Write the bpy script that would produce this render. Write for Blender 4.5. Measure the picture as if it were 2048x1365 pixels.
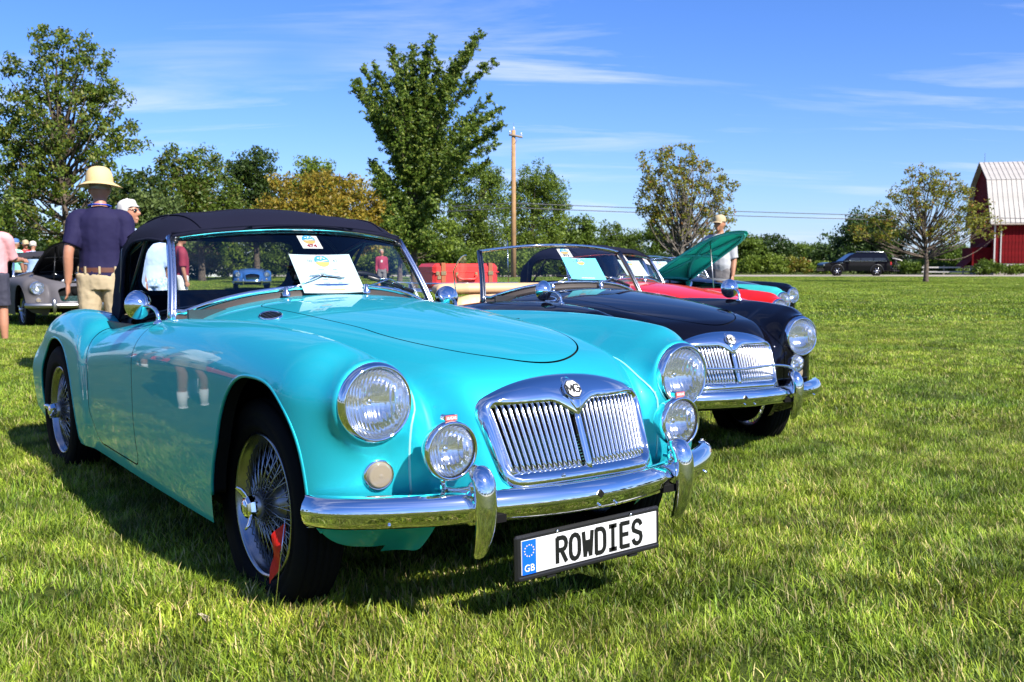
import bpy, bmesh, math, random, time
import numpy as np
from mathutils import Vector, Matrix
T0 = time.time()
for _o in list(bpy.data.objects):
    bpy.data.objects.remove(_o)
SC = bpy.context.scene
COL = SC.collection
PI = math.pi
rad = math.radians

# ------------------------------------------------------------------ camera
cam_data = bpy.data.cameras.new("camera")
cam = bpy.data.objects.new("camera", cam_data)
COL.objects.link(cam)
cam.location = (2.736, -1.7606, 1.0082)
cam.rotation_euler = (rad(90 - 4.23), rad(0.016), rad(143.977 - 90))
cam_data.sensor_width = 36.0
cam_data.lens = 36.0 * 2043.9 / 2048.0
cam_data.clip_start = 0.05
cam_data.clip_end = 6000
cam_data.dof.use_dof = True
cam_data.dof.focus_distance = 2.9
cam_data.dof.aperture_fstop = 11.0
SC.camera = cam

# ------------------------------------------------------------------ sun, sky, exposure
SUN_AZ, SUN_EL = 6.0, 41.0          # degrees, azimuth from +x towards +y
sun_data = bpy.data.lights.new("sun", 'SUN')
sun_data.energy = 5.0
sun_data.angle = rad(0.53)
sun_data.color = (1.0, 0.955, 0.88)
sun = bpy.data.objects.new("sun", sun_data)
COL.objects.link(sun)
_sd = Vector((math.cos(rad(SUN_EL)) * math.cos(rad(SUN_AZ)), math.cos(rad(SUN_EL)) * math.sin(rad(SUN_AZ)), math.sin(rad(SUN_EL))))
sun.rotation_euler = _sd.to_track_quat('Z', 'Y').to_euler()
sun.location = (20, 2, 20)

world = bpy.data.worlds.new("World")
SC.world = world
world.use_nodes = True
def build_world():
    nt = world.node_tree
    nt.nodes.clear()
    N, L = nt.nodes.new, nt.links.new
    out = N('ShaderNodeOutputWorld'); bg = N('ShaderNodeBackground')
    sky = N('ShaderNodeTexSky'); sky.sky_type = 'NISHITA'; sky.sun_disc = False
    sky.sun_elevation = rad(SUN_EL); sky.sun_rotation = rad(90 - SUN_AZ)
    sky.altitude = 200; sky.air_density = 1.0; sky.dust_density = 0.3; sky.ozone_density = 2.2
    tint = N('ShaderNodeMix'); tint.data_type = 'RGBA'; tint.blend_type = 'MULTIPLY'; tint.inputs['Factor'].default_value = 1.0
    tint.inputs['B'].default_value = (0.65, 0.79, 1.24, 1); L(sky.outputs[0], tint.inputs['A'])
    bw = N('ShaderNodeRGBToBW'); L(sky.outputs[0], bw.inputs[0]); tf = N('ShaderNodeMapRange'); tf.inputs[1].default_value = 7.0; tf.inputs[2].default_value = 13.0; tf.inputs[3].default_value = 1.0; tf.inputs[4].default_value = 0.25
    L(bw.outputs[0], tf.inputs[0]); L(tf.outputs[0], tint.inputs['Factor'])
    hsv = N('ShaderNodeHueSaturation'); hsv.inputs['Saturation'].default_value = 1.08
    hsv.inputs['Value'].default_value = 1.0
    L(tint.outputs['Result'], hsv.inputs['Color'])
    # high thin cloud: noise stretched on a flat layer above the field
    tc = N('ShaderNodeTexCoord'); sep = N('ShaderNodeSeparateXYZ'); L(tc.outputs['Generated'], sep.inputs[0])
    zc = N('ShaderNodeMath'); zc.operation = 'MAXIMUM'; zc.inputs[1].default_value = 0.0; L(sep.outputs[2], zc.inputs[0])
    za = N('ShaderNodeMath'); za.operation = 'ADD'; za.inputs[1].default_value = 0.10; L(zc.outputs[0], za.inputs[0])
    dx = N('ShaderNodeMath'); dx.operation = 'DIVIDE'; L(sep.outputs[0], dx.inputs[0]); L(za.outputs[0], dx.inputs[1])
    dy = N('ShaderNodeMath'); dy.operation = 'DIVIDE'; L(sep.outputs[1], dy.inputs[0]); L(za.outputs[0], dy.inputs[1])
    cmb = N('ShaderNodeCombineXYZ'); L(dx.outputs[0], cmb.inputs[0]); L(dy.outputs[0], cmb.inputs[1])
    mr_ = N('ShaderNodeMapping'); mr_.inputs['Rotation'].default_value = (0, 0, rad(-57)); L(cmb.outputs[0], mr_.inputs[0])
    mp = N('ShaderNodeMapping'); mp.inputs['Scale'].default_value = (0.42, 1.35, 1); mp.inputs['Location'].default_value = (3.1, 1.35, 0)
    L(mr_.outputs[0], mp.inputs[0])
    n1 = N('ShaderNodeTexNoise'); n1.inputs['Scale'].default_value = 1.25; n1.inputs['Detail'].default_value = 9
    n1.inputs['Roughness'].default_value = 0.60; n1.inputs['Distortion'].default_value = 0.55
    L(mp.outputs[0], n1.inputs['Vector'])
    n2 = N('ShaderNodeTexNoise'); n2.inputs['Scale'].default_value = 0.8; n2.inputs['Detail'].default_value = 3
    L(cmb.outputs[0], n2.inputs['Vector'])
    r1 = N('ShaderNodeMapRange'); r1.inputs[1].default_value = 0.50; r1.inputs[2].default_value = 0.74; L(n1.outputs['Fac'], r1.inputs[0])
    r2 = N('ShaderNodeMapRange'); r2.inputs[1].default_value = 0.30; r2.inputs[2].default_value = 0.62; L(n2.outputs['Fac'], r2.inputs[0])
    mu = N('ShaderNodeMath'); mu.operation = 'MULTIPLY'; L(r1.outputs[0], mu.inputs[0]); L(r2.outputs[0], mu.inputs[1])
    mu2 = N('ShaderNodeMath'); mu2.operation = 'MULTIPLY'; mu2.inputs[1].default_value = 0.88; L(mu.outputs[0], mu2.inputs[0])
    mix = N('ShaderNodeMix'); mix.data_type = 'RGBA'
    L(mu2.outputs[0], mix.inputs['Factor']); L(hsv.outputs[0], mix.inputs['A'])
    mix.inputs['B'].default_value = (6.2, 6.7, 8.6, 1)
    L(mix.outputs['Result'], bg.inputs['Color'])
    bg.inputs['Strength'].default_value = 0.074
    L(bg.outputs[0], out.inputs[0])
build_world()
vs = SC.view_settings
SC.display_settings.display_device = 'sRGB'
vs.view_transform = 'Standard'; vs.look = 'None'; vs.gamma = 1.0; vs.exposure = 1.06
vs.use_curve_mapping = False
SC.cycles.max_bounces = 10; SC.cycles.transparent_max_bounces = 16
SC.cycles.sample_clamp_indirect = 6.0
# ------------------------------------------------------------------ helpers
def spl(xs, ys):
    """natural cubic spline through the points, straight beyond the ends"""
    xs = np.array(xs, float); ys = np.array(ys, float); n = len(xs)
    o = np.argsort(xs); xs = xs[o]; ys = ys[o]
    h = np.diff(xs); A = np.zeros((n, n)); b = np.zeros(n)
    A[0, 0] = A[-1, -1] = 1
    for i in range(1, n - 1):
        A[i, i - 1] = h[i - 1]; A[i, i] = 2 * (h[i - 1] + h[i]); A[i, i + 1] = h[i]
        b[i] = 6 * ((ys[i + 1] - ys[i]) / h[i] - (ys[i] - ys[i - 1]) / h[i - 1])
    m = np.linalg.solve(A, b)
    s0 = (ys[1] - ys[0]) / h[0] - h[0] * m[1] / 6; s1 = (ys[-1] - ys[-2]) / h[-1] + h[-1] * m[-2] / 6
    def f(x):
        x = np.asarray(x, float); xc = np.clip(x, xs[0], xs[-1])
        i = np.clip(np.searchsorted(xs, xc) - 1, 0, n - 2)
        a = (xs[i + 1] - xc); c = (xc - xs[i]); hh = h[i]
        v = m[i] * a**3 / (6 * hh) + m[i + 1] * c**3 / (6 * hh) + (ys[i] / hh - m[i] * hh / 6) * a + (ys[i + 1] / hh - m[i + 1] * hh / 6) * c
        return v + np.minimum(x - xs[0], 0) * s0 + np.maximum(x - xs[-1], 0) * s1
    return f

def curve_pts(pts, n):
    """n points along a smooth 3D curve through pts"""
    p = np.array(pts, float); d = np.r_[0, np.cumsum(np.linalg.norm(np.diff(p, axis=0), axis=1) + 1e-7)]
    t = np.linspace(0, d[-1], n)
    return np.stack([spl(d, p[:, k])(t) for k in range(p.shape[1])], 1)

class MB:
    """collects simple shapes and links them as one mesh object"""
    def __init__(s): s.v = []; s.f = []; s.m = []; s.sm = []
    def add(s, verts, faces, mi=0, smooth=True):
        b = len(s.v); s.v.extend([tuple(map(float, q)) for q in verts])
        for f in faces: s.f.append([b + int(i) for i in f]); s.m.append(mi); s.sm.append(smooth)
        return s
    def box(s, c, d, mi=0, R=None, bev=0.0):
        x, y, z = [q / 2 for q in d]
        if bev <= 0:
            v = np.array([(i, j, k) for i in (-x, x) for j in (-y, y) for k in (-z, z)])
            f = [(0, 1, 3, 2), (4, 6, 7, 5), (0, 4, 5, 1), (2, 3, 7, 6), (0, 2, 6, 4), (1, 5, 7, 3)]
        else:
            b = bev; v = []; idx = {}
            for sx in (-1, 1):
                for sy in (-1, 1):
                    for sz in (-1, 1):
                        for ax in range(3):
                            q = [sx * (x - b), sy * (y - b), sz * (z - b)]; q[ax] = (sx * x, sy * y, sz * z)[ax]
                            idx[(sx, sy, sz, ax)] = len(v); v.append(q)
            v = np.array(v); f = []
            for ax in range(3):
                o = [a for a in range(3) if a != ax]
                for sg in (-1, 1):
                    q = []
                    for (a, c_) in ((-1, -1), (1, -1), (1, 1), (-1, 1)):
                        k = [0, 0, 0]; k[ax] = sg; k[o[0]] = a; k[o[1]] = c_; q.append(idx[(*k, ax)])
                    f.append(q)
            for ax in range(3):
                o = [a for a in range(3) if a != ax]
                for a in (-1, 1):
                    for c_ in (-1, 1):
                        k0 = [0, 0, 0]; k0[o[0]] = a; k0[o[1]] = c_; k1 = list(k0); k0[ax] = -1; k1[ax] = 1
                        f.append([idx[(*k0, o[0])], idx[(*k1, o[0])], idx[(*k1, o[1])], idx[(*k0, o[1])]])
            for sx in (-1, 1):
                for sy in (-1, 1):
                    for sz in (-1, 1): f.append([idx[(sx, sy, sz, a)] for a in range(3)])
        if R is not None: v = v @ np.array(R).T
        return s.add(v + np.array(c, float), f, mi, False)
    def tube(s, pts, r, n=8, mi=0, caps=True, sq=None, up=None):
        """tube along pts; r a number or one per point; sq=(a,b) scales the section"""
        p = np.array(pts, float); m = len(p); r = np.broadcast_to(np.asarray(r, float), (m,))
        t = np.gradient(p, axis=0); t /= np.linalg.norm(t, axis=1)[:, None] + 1e-12
        u0 = np.array(up if up is not None else ((0, 0, 1) if abs(t[0][2]) < .9 else (1, 0, 0)), float)
        vs_ = []
        u = u0 - t[0] * (u0 @ t[0]); u /= np.linalg.norm(u)
        for i in range(m):
            if up is not None: u = u0 - t[i] * (u0 @ t[i])
            else: u = u - t[i] * (u @ t[i])
            u /= np.linalg.norm(u) + 1e-12; w = np.cross(t[i], u)
            for k in range(n):
                a = 2 * PI * k / n; a1, b1 = (1, 1) if sq is None else sq
                vs_.append(p[i] + r[i] * (math.cos(a) * a1 * u + math.sin(a) * b1 * w))
        f = [(i * n + k, i * n + (k + 1) % n, (i + 1) * n + (k + 1) % n, (i + 1) * n + k) for i in range(m - 1) for k in range(n)]
        if caps: f += [list(range(n - 1, -1, -1)), list(range((m - 1) * n, m * n))]
        return s.add(vs_, f, mi)
    def ring(s, pts, r, n=8, mi=0, sq=None):
        """closed tube"""
        p = np.array(pts, float); m = len(p)
        t = np.roll(p, -1, 0) - np.roll(p, 1, 0); t /= np.linalg.norm(t, axis=1)[:, None]
        c = p.mean(0); vs_ = []
        for i in range(m):
            u = p[i] - c; u = u - t[i] * (u @ t[i]); u /= np.linalg.norm(u); w = np.cross(t[i], u)
            for k in range(n):
                a = 2 * PI * k / n; a1, b1 = (1, 1) if sq is None else sq
                vs_.append(p[i] + r * (math.cos(a) * a1 * u + math.sin(a) * b1 * w))
        f = [(i * n + k, i * n + (k + 1) % n, ((i + 1) % m) * n + (k + 1) % n, ((i + 1) % m) * n + k) for i in range(m) for k in range(n)]
        return s.add(vs_, f, mi)
    def lathe(s, prof, n=32, mi=0, axis='x', c=(0, 0, 0), smooth=True):
        """prof: list of (distance along the axis, radius)"""
        vs_ = []
        for (a, r) in prof:
            for k in range(n):
                t = 2 * PI * k / n
                q = {'x': (a, r * math.cos(t), r * math.sin(t)), 'y': (r * math.cos(t), a, r * math.sin(t)), 'z': (r * math.cos(t), r * math.sin(t), a)}[axis]
                vs_.append(np.array(q) + np.array(c, float))
        m = len(prof)
        f = [(i * n + k, i * n + (k + 1) % n, (i + 1) * n + (k + 1) % n, (i + 1) * n + k) for i in range(m - 1) for k in range(n)]
        return s.add(vs_, f, mi, smooth)
    def grid(s, P, mi=0, wrap=False, smooth=True):
        P = np.asarray(P, float); a, b = P.shape[:2]
        f = [(i * b + j, i * b + (j + 1) % b, (i + 1) * b + (j + 1) % b, (i + 1) * b + j) for i in range(a - 1) for j in range(b if wrap else b - 1)]
        return s.add(P.reshape(-1, 3), f, mi, smooth)
    def ball(s, c, r, n=12, mi=0):
        r = np.broadcast_to(np.asarray(r, float), (3,)); P = []
        for i in range(n // 2 + 1):
            th = PI * i / (n // 2)
            P.append([(c[0] + r[0] * math.sin(th) * math.cos(2 * PI * k / n), c[1] + r[1] * math.sin(th) * math.sin(2 * PI * k / n), c[2] + r[2] * math.cos(th)) for k in range(n)])
        return s.grid(P, mi, True)
    def xf(s, M):
        """transform everything so far by a 4x4 matrix"""
        M = np.array(M); v = np.array(s.v); s.v = [tuple(q) for q in v @ M[:3, :3].T + M[:3, 3]]; return s
    def mesh(s, name, mats):
        me = bpy.data.meshes.new(name); me.from_pydata(s.v, [], s.f); me.update()
        for m in (mats if isinstance(mats, (list, tuple)) else [mats]): me.materials.append(m)
        me.polygons.foreach_set('use_smooth', s.sm); me.polygons.foreach_set('material_index', s.m)
        bm = bmesh.new(); bm.from_mesh(me); bmesh.ops.recalc_face_normals(bm, faces=bm.faces); bm.to_mesh(me); bm.free()
        return me
    def build(s, name, mats, parent=None, loc=None, rot=None, sharp=None):
        me = s.mesh(name, mats)
        if sharp: me.set_sharp_from_angle(angle=rad(sharp))
        return link(name, me, parent, loc, rot)

def link(name, data, parent=None, loc=None, rot=None):
    o = bpy.data.objects.new(name, data); COL.objects.link(o)
    if parent is not None: o.parent = parent
    if loc is not None: o.location = loc
    if rot is not None: o.rotation_euler = rot
    return o
def tag(o, label=None, cat=None, group=None, kind=None):
    if label: o['label'] = label
    if cat: o['category'] = cat
    if group: o['group'] = group
    if kind: o['kind'] = kind
    return o
def thing(name, label, cat, loc=(0, 0, 0), rz=0.0, group=None):
    o = link(name, None, None, loc, (0, 0, rz)); o.empty_display_size = 0.2
    return tag(o, label, cat, group)
def copy_tree(o, parent=None):
    c = o.copy(); COL.objects.link(c)
    if parent is not None: c.parent = parent
    for ch in list(o.children): copy_tree(ch, c)
    return c
def font_obj(name, text, size, mat, parent, M, extrude=0.0006, align='CENTER', bold=0.0, sx=1.0):
    """flat lettering turned into a mesh (local x right, y up) and placed by matrix M"""
    cu = bpy.data.curves.new(name, 'FONT'); cu.body = text; cu.size = size; cu.extrude = extrude
    cu.align_x = align; cu.align_y = 'CENTER'; cu.offset = bold; cu.resolution_u = 3
    o = bpy.data.objects.new(name, cu); COL.objects.link(o)
    dg = bpy.context.evaluated_depsgraph_get(); me = bpy.data.meshes.new_from_object(o.evaluated_get(dg))
    bpy.data.objects.remove(o); bpy.data.curves.remove(cu)
    me.transform(Matrix(M) @ Matrix.Diagonal((sx, 1, 1, 1))); me.name = name
    me.materials.clear(); me.materials.append(mat)
    return link(name, me, parent)

# ------------------------------------------------------------------ materials
MAT = {}
def pmat(name, col, rough=0.5, metal=0.0, coat=0.0, spec=0.5, noise=None, trans=0.0, bump=None, alpha=None, ior=None, sheen=0):
    m = bpy.data.materials.new(name); m.use_nodes = True; nt = m.node_tree; b = nt.nodes['Principled BSDF']
    b.inputs['Base Color'].default_value = (*col, 1); b.inputs['Roughness'].default_value = rough; b.inputs['Metallic'].default_value = metal
    b.inputs['Coat Weight'].default_value = coat; b.inputs['Coat Roughness'].default_value = 0.02
    b.inputs['Specular IOR Level'].default_value = spec; b.inputs['Transmission Weight'].default_value = trans
    if sheen: b.inputs['Sheen Weight'].default_value = sheen
    if ior: b.inputs['IOR'].default_value = ior
    if alpha is not None: b.inputs['Alpha'].default_value = alpha
    N, L = nt.nodes.new, nt.links.new
    if noise or bump:
        tc = N('ShaderNodeTexCoord')
    if noise:                       # (scale, second colour, low, high)
        n = N('ShaderNodeTexNoise'); n.inputs['Scale'].default_value = noise[0]; n.inputs['Detail'].default_value = 5
        L(tc.outputs['Object'], n.inputs['Vector'])
        mr = N('ShaderNodeMapRange'); mr.inputs[1].default_value = noise[2]; mr.inputs[2].default_value = noise[3]; L(n.outputs['Fac'], mr.inputs[0])
        mx = N('ShaderNodeMix'); mx.data_type = 'RGBA'; mx.inputs['A'].default_value = (*col, 1); mx.inputs['B'].default_value = (*noise[1], 1)
        L(mr.outputs[0], mx.inputs['Factor']); L(mx.outputs['Result'], b.inputs['Base Color'])
    if bump:                        # (scale, strength, distance)
        n = N('ShaderNodeTexNoise'); n.inputs['Scale'].default_value = bump[0]; n.inputs['Detail'].default_value = 4
        L(tc.outputs['Object'], n.inputs['Vector'])
        bp = N('ShaderNodeBump'); bp.inputs['Strength'].default_value = bump[1]; bp.inputs['Distance'].default_value = bump[2]
        L(n.outputs['Fac'], bp.inputs['Height']); L(bp.outputs[0], b.inputs['Normal'])
    MAT[name] = m
    return m
def paint(name, col, rough=0.35, coat=0.75, inner=(0.012, 0.012, 0.012), flake=0.0):
    """glossy coachwork: clear-coated outside, dark underseal by default on the inner face of the panel"""
    m = pmat(name, col, rough, 0.0, coat, spec=0.0)
    nt = m.node_tree; b = nt.nodes['Principled BSDF']; N, L = nt.nodes.new, nt.links.new
    b.inputs['Coat Roughness'].default_value = 0.012 if coat > .5 else .3; b.inputs['Metallic'].default_value = flake
    d = N('ShaderNodeBsdfDiffuse'); d.inputs['Color'].default_value = (*inner, 1)
    g = N('ShaderNodeNewGeometry'); mx = N('ShaderNodeMixShader')
    L(g.outputs['Backfacing'], mx.inputs[0]); L(b.outputs[0], mx.inputs[1]); L(d.outputs[0], mx.inputs[2])
    L(mx.outputs[0], nt.nodes['Material Output'].inputs['Surface'])
    return m
paint('paint_turquoise', (0.022, 0.47, 0.56), 0.46, .66, flake=.62)
paint('paint_black', (0.0025, 0.0025, 0.005))
paint('paint_red', (0.55, 0.012, 0.008))
paint('paint_sea_green', (0.045, 0.42, 0.40), inner=(0.05, 0.78, 0.64))  # inner brighter than the paint: bounced light under the bonnet put into its colour
paint('paint_grey', (0.105, 0.098, 0.105), 0.55, 0.15)
paint('paint_blue', (0.03, 0.10, 0.30))
pmat('chrome', (0.88, 0.88, 0.88), 0.045, 1.0)
pmat('bright_metal', (0.72, 0.73, 0.75), 0.16, 1.0)
pmat('slat_metal', (0.84, 0.84, 0.84), 0.13, 1.0)
pmat('dull_metal', (0.42, 0.40, 0.38), 0.38, 1.0)
pmat('reflector', (0.92, 0.92, 0.93), 0.09, 1.0)
pmat('dark_void', (0.006, 0.006, 0.006), 0.9, spec=0.1)
pmat('rubber', (0.005, 0.005, 0.0054), 0.8, spec=0.12, bump=(60, .25, .002))
pmat('black_trim', (0.010, 0.010, 0.011), 0.35)
pmat('spoke_metal', (0.34, 0.35, 0.37), 0.25, 1.0)
pmat('hood_cloth', (0.0065, 0.0070, 0.019), 0.9, spec=0.15, bump=(900, .3, .0006))
pmat('grey_cloth', (0.030, 0.028, 0.036), 0.9, spec=0.2, bump=(700, .3, .0006))
pmat('beige_leather', (0.56, 0.36, 0.19), 0.5, bump=(120, .2, .001))
pmat('black_leather', (0.015, 0.015, 0.017), 0.45, bump=(120, .2, .001))
pmat('white_plate', (0.55, 0.55, 0.55), 0.4)
pmat('plate_blue', (0.004, 0.10, 0.62), 0.35)
pmat('plate_yellow', (0.85, 0.60, 0.05), 0.4)
pmat('ink_black', (0.006, 0.006, 0.006), 0.4)
pmat('ink_red', (0.22, 0.008, 0.012), 0.5)
pmat('ink_pale_red', (0.50, 0.10, 0.10), 0.6)
pmat('ink_grey', (0.10, 0.13, 0.14), 0.6)
pmat('paper_white', (0.50, 0.49, 0.47), 0.6)
pmat('paper_aqua', (0.34, 0.45, 0.465), 0.6)
pmat('paper_blue', (0.10, 0.46, 0.54), 0.6)
pmat('badge_sky', (0.03, 0.20, 0.36), 0.5)
pmat('badge_sand', (0.46, 0.27, 0.08), 0.5)
pmat('badge_white', (0.80, 0.78, 0.78), 0.5)
pmat('lens_white', (0.85, 0.84, 0.80), 0.15, trans=0.85, ior=1.3)
def schlick(nt, normal=None, f0=.042, gain=1.0):
    """reflectance of a thin pane, the same from both sides"""
    N, L = nt.nodes.new, nt.links.new; g = N('ShaderNodeNewGeometry'); d = N('ShaderNodeVectorMath'); d.operation = 'DOT_PRODUCT'
    L(normal or g.outputs['Normal'], d.inputs[0]); L(g.outputs['Incoming'], d.inputs[1])
    def m(op, a, b=None):
        n = N('ShaderNodeMath'); n.operation = op
        for i, v in enumerate((a, b)):
            if v is None: continue
            if isinstance(v, (int, float)): n.inputs[i].default_value = v
            else: L(v, n.inputs[i])
        return n.outputs[0]
    x = m('SUBTRACT', 1.0, m('ABSOLUTE', d.outputs['Value'])); return m('MULTIPLY', m('ADD', m('MULTIPLY', m('POWER', x, 5.0), 1 - f0), f0), gain)
def glass(name, tint=(1, 1, 1), refl=1.0, rough=0.0, haze=None):
    """thin pane: transmits straight through with a fresnel reflection"""
    m = bpy.data.materials.new(name); m.use_nodes = True; nt = m.node_tree; N, L = nt.nodes.new, nt.links.new
    nt.nodes.remove(nt.nodes['Principled BSDF']); out = nt.nodes['Material Output']
    t = N('ShaderNodeBsdfTransparent'); t.inputs[0].default_value = (*tint, 1)
    g = N('ShaderNodeBsdfGlossy'); g.inputs['Roughness'].default_value = rough; g.inputs['Color'].default_value = (refl, refl, refl, 1)
    mx = N('ShaderNodeMixShader'); L(schlick(nt, None, .05), mx.inputs[0]); L(t.outputs[0], mx.inputs[1]); L(g.outputs[0], mx.inputs[2])
    L(mx.outputs[0], out.inputs[0]); MAT[name] = m; return m
glass('windscreen_glass', (0.93, 0.96, 0.95))
glass('plastic_window', (0.80, 0.82, 0.80), 0.7, 0.03)
def lens_glass():
    """fluted lamp lens: thin clear glass with moulded vertical ribs, slightly milky"""
    m = bpy.data.materials.new('lamp_glass'); m.use_nodes = True; nt = m.node_tree; N, L = nt.nodes.new, nt.links.new
    nt.nodes.remove(nt.nodes['Principled BSDF']); out = nt.nodes['Material Output']
    tc = N('ShaderNodeTexCoord'); w = N('ShaderNodeTexWave'); w.wave_type = 'BANDS'; w.bands_direction = 'Y'
    w.inputs['Scale'].default_value = 56; w.inputs['Distortion'].default_value = 0.8; w.inputs['Detail'].default_value = 1
    L(tc.outputs['Object'], w.inputs['Vector'])
    bp = N('ShaderNodeBump'); bp.inputs['Strength'].default_value = 0.30; bp.inputs['Distance'].default_value = 0.003
    L(w.outputs['Fac'], bp.inputs['Height'])
    t = N('ShaderNodeBsdfTransparent'); t.inputs[0].default_value = (.96, .97, .96, 1)
    g = N('ShaderNodeBsdfGlossy'); g.inputs['Roughness'].default_value = .03
    L(bp.outputs[0], g.inputs['Normal'])
    d = N('ShaderNodeBsdfTranslucent'); d.inputs[0].default_value = (.8, .8, .78, 1)
    d2 = N('ShaderNodeBsdfDiffuse'); d2.inputs[0].default_value = (.75, .75, .72, 1); L(bp.outputs[0], d2.inputs['Normal'])
    m1 = N('ShaderNodeMixShader'); m1.inputs[0].default_value = .05; L(t.outputs[0], m1.inputs[1]); L(d2.outputs[0], m1.inputs[2])
    m2 = N('ShaderNodeMixShader'); L(schlick(nt, bp.outputs[0], .10), m2.inputs[0]); L(m1.outputs[0], m2.inputs[1]); L(g.outputs[0], m2.inputs[2])
    L(m2.outputs[0], out.inputs[0]); MAT['lamp_glass'] = m
    r = MAT['reflector']; nt = r.node_tree; N, L = nt.nodes.new, nt.links.new
    tc = N('ShaderNodeTexCoord'); w = N('ShaderNodeTexWave'); w.bands_direction = 'Y'; w.inputs['Scale'].default_value = 30
    w.inputs['Distortion'].default_value = 2.0; w.inputs['Detail'].default_value = 1; L(tc.outputs['Object'], w.inputs['Vector'])
    bp = N('ShaderNodeBump'); bp.inputs['Strength'].default_value = 0.22; bp.inputs['Distance'].default_value = 0.003
    L(w.outputs['Fac'], bp.inputs['Height']); L(bp.outputs[0], nt.nodes['Principled BSDF'].inputs['Normal'])
lens_glass()
# ------------------------------------------------------------------ directions on the field
CAM = Vector((2.736, -1.7606, 1.0082)); FW = Vector((math.cos(rad(143.977)), math.sin(rad(143.977)), 0)); RT = Vector((FW.y, -FW.x, 0))
FPX, HZN = 2043.9, 531.3
def at(px, d, z=0.0):
    """spot on the field that lies d metres ahead and in column px of the photograph"""
    lat = (px - 1024) / FPX * d; p = Vector((CAM.x, CAM.y, 0)) + FW * d + RT * lat; return Vector((p.x, p.y, z))
def hgt(py, d): return 1.0082 + (HZN - py) / FPX * d
def arr_mesh(name, V, Fq, mat, attr=None, smooth=False):
    """fast mesh from arrays; Fq is n x 3 or n x 4"""
    V = np.asarray(V, np.float32); Fq = np.asarray(Fq, np.int32); me = bpy.data.meshes.new(name); k = Fq.shape[1]
    me.vertices.add(len(V)); me.vertices.foreach_set('co', V.ravel()); me.loops.add(Fq.size); me.loops.foreach_set('vertex_index', Fq.ravel())
    me.polygons.add(len(Fq)); me.polygons.foreach_set('loop_start', np.arange(0, Fq.size, k, dtype=np.int32))
    me.update(calc_edges=True)
    if smooth: me.polygons.foreach_set('use_smooth', np.ones(len(Fq), bool))
    if attr is not None:
        a = me.color_attributes.new('tint', 'FLOAT_COLOR', 'POINT'); c = np.ones((len(V), 4), np.float32); c[:, :3] = attr; a.data.foreach_set('color', c.ravel())
    for m in (mat if isinstance(mat, (list, tuple)) else [mat]): me.materials.append(m)
    return me
def leaf_mat(name, rough=.55, trans=.35, gain=1.0, patch=None):
    """leaf or blade: colour from the mesh, part of the light passes through"""
    m = bpy.data.materials.new(name); m.use_nodes = True; nt = m.node_tree; N, L = nt.nodes.new, nt.links.new; b = nt.nodes['Principled BSDF']; out = nt.nodes['Material Output']
    at_ = N('ShaderNodeAttribute'); at_.attribute_name = 'tint'; col = at_.outputs['Color']
    if patch:
        g = N('ShaderNodeNewGeometry')
        n = N('ShaderNodeTexNoise'); n.inputs['Scale'].default_value = patch; n.inputs['Detail'].default_value = 4; n.inputs['Roughness'].default_value = .65; L(g.outputs['Position'], n.inputs['Vector'])
        cr = N('ShaderNodeValToRGB'); e = cr.color_ramp.elements
        e[0].position = .36; e[0].color = (.70, .82, .66, 1); e[1].position = .60; e[1].color = (1.22, 1.12, 1.0, 1); k_ = e.new(.74); k_.color = (1.45, 1.14, 1.2, 1); L(n.outputs['Fac'], cr.inputs[0])
        n5 = N('ShaderNodeTexNoise'); n5.inputs['Scale'].default_value = 7.0; n5.inputs['Detail'].default_value = 3; L(g.outputs['Position'], n5.inputs['Vector'])
        r5 = N('ShaderNodeMapRange'); r5.inputs[1].default_value = .36; r5.inputs[2].default_value = .62; r5.inputs[3].default_value = .48; r5.inputs[4].default_value = 1.18; L(n5.outputs['Fac'], r5.inputs[0])
        m5 = N('ShaderNodeMix'); m5.data_type = 'RGBA'; m5.blend_type = 'MULTIPLY'; m5.inputs['Factor'].default_value = 1; L(cr.outputs[0], m5.inputs['A']); L(r5.outputs[0], m5.inputs['B'])
        oi = N('ShaderNodeObjectInfo'); mr = N('ShaderNodeMapRange'); mr.inputs[3].default_value = .78; mr.inputs[4].default_value = 1.2; L(oi.outputs['Random'], mr.inputs[0])
        mx = N('ShaderNodeMix'); mx.data_type = 'RGBA'; mx.blend_type = 'MULTIPLY'; mx.inputs['Factor'].default_value = 1; L(col, mx.inputs['A']); L(m5.outputs['Result'], mx.inputs['B'])
        m2 = N('ShaderNodeMix'); m2.data_type = 'RGBA'; m2.blend_type = 'MULTIPLY'; m2.inputs['Factor'].default_value = 1; L(mx.outputs['Result'], m2.inputs['A']); L(mr.outputs[0], m2.inputs['B']); col = m2.outputs['Result']
    L(col, b.inputs['Base Color']); b.inputs['Roughness'].default_value = rough; b.inputs['Specular IOR Level'].default_value = .30
    t = N('ShaderNodeBsdfTranslucent'); L(col, t.inputs[0]); mix = N('ShaderNodeMixShader'); mix.inputs[0].default_value = trans
    L(b.outputs[0], mix.inputs[1]); L(t.outputs[0], mix.inputs[2]); L(mix.outputs[0], out.inputs[0]); MAT[name] = m; return m
leaf_mat('grass_blade', .5, .30, patch=.9)
leaf_mat('leaf', .45, .42)
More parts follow.
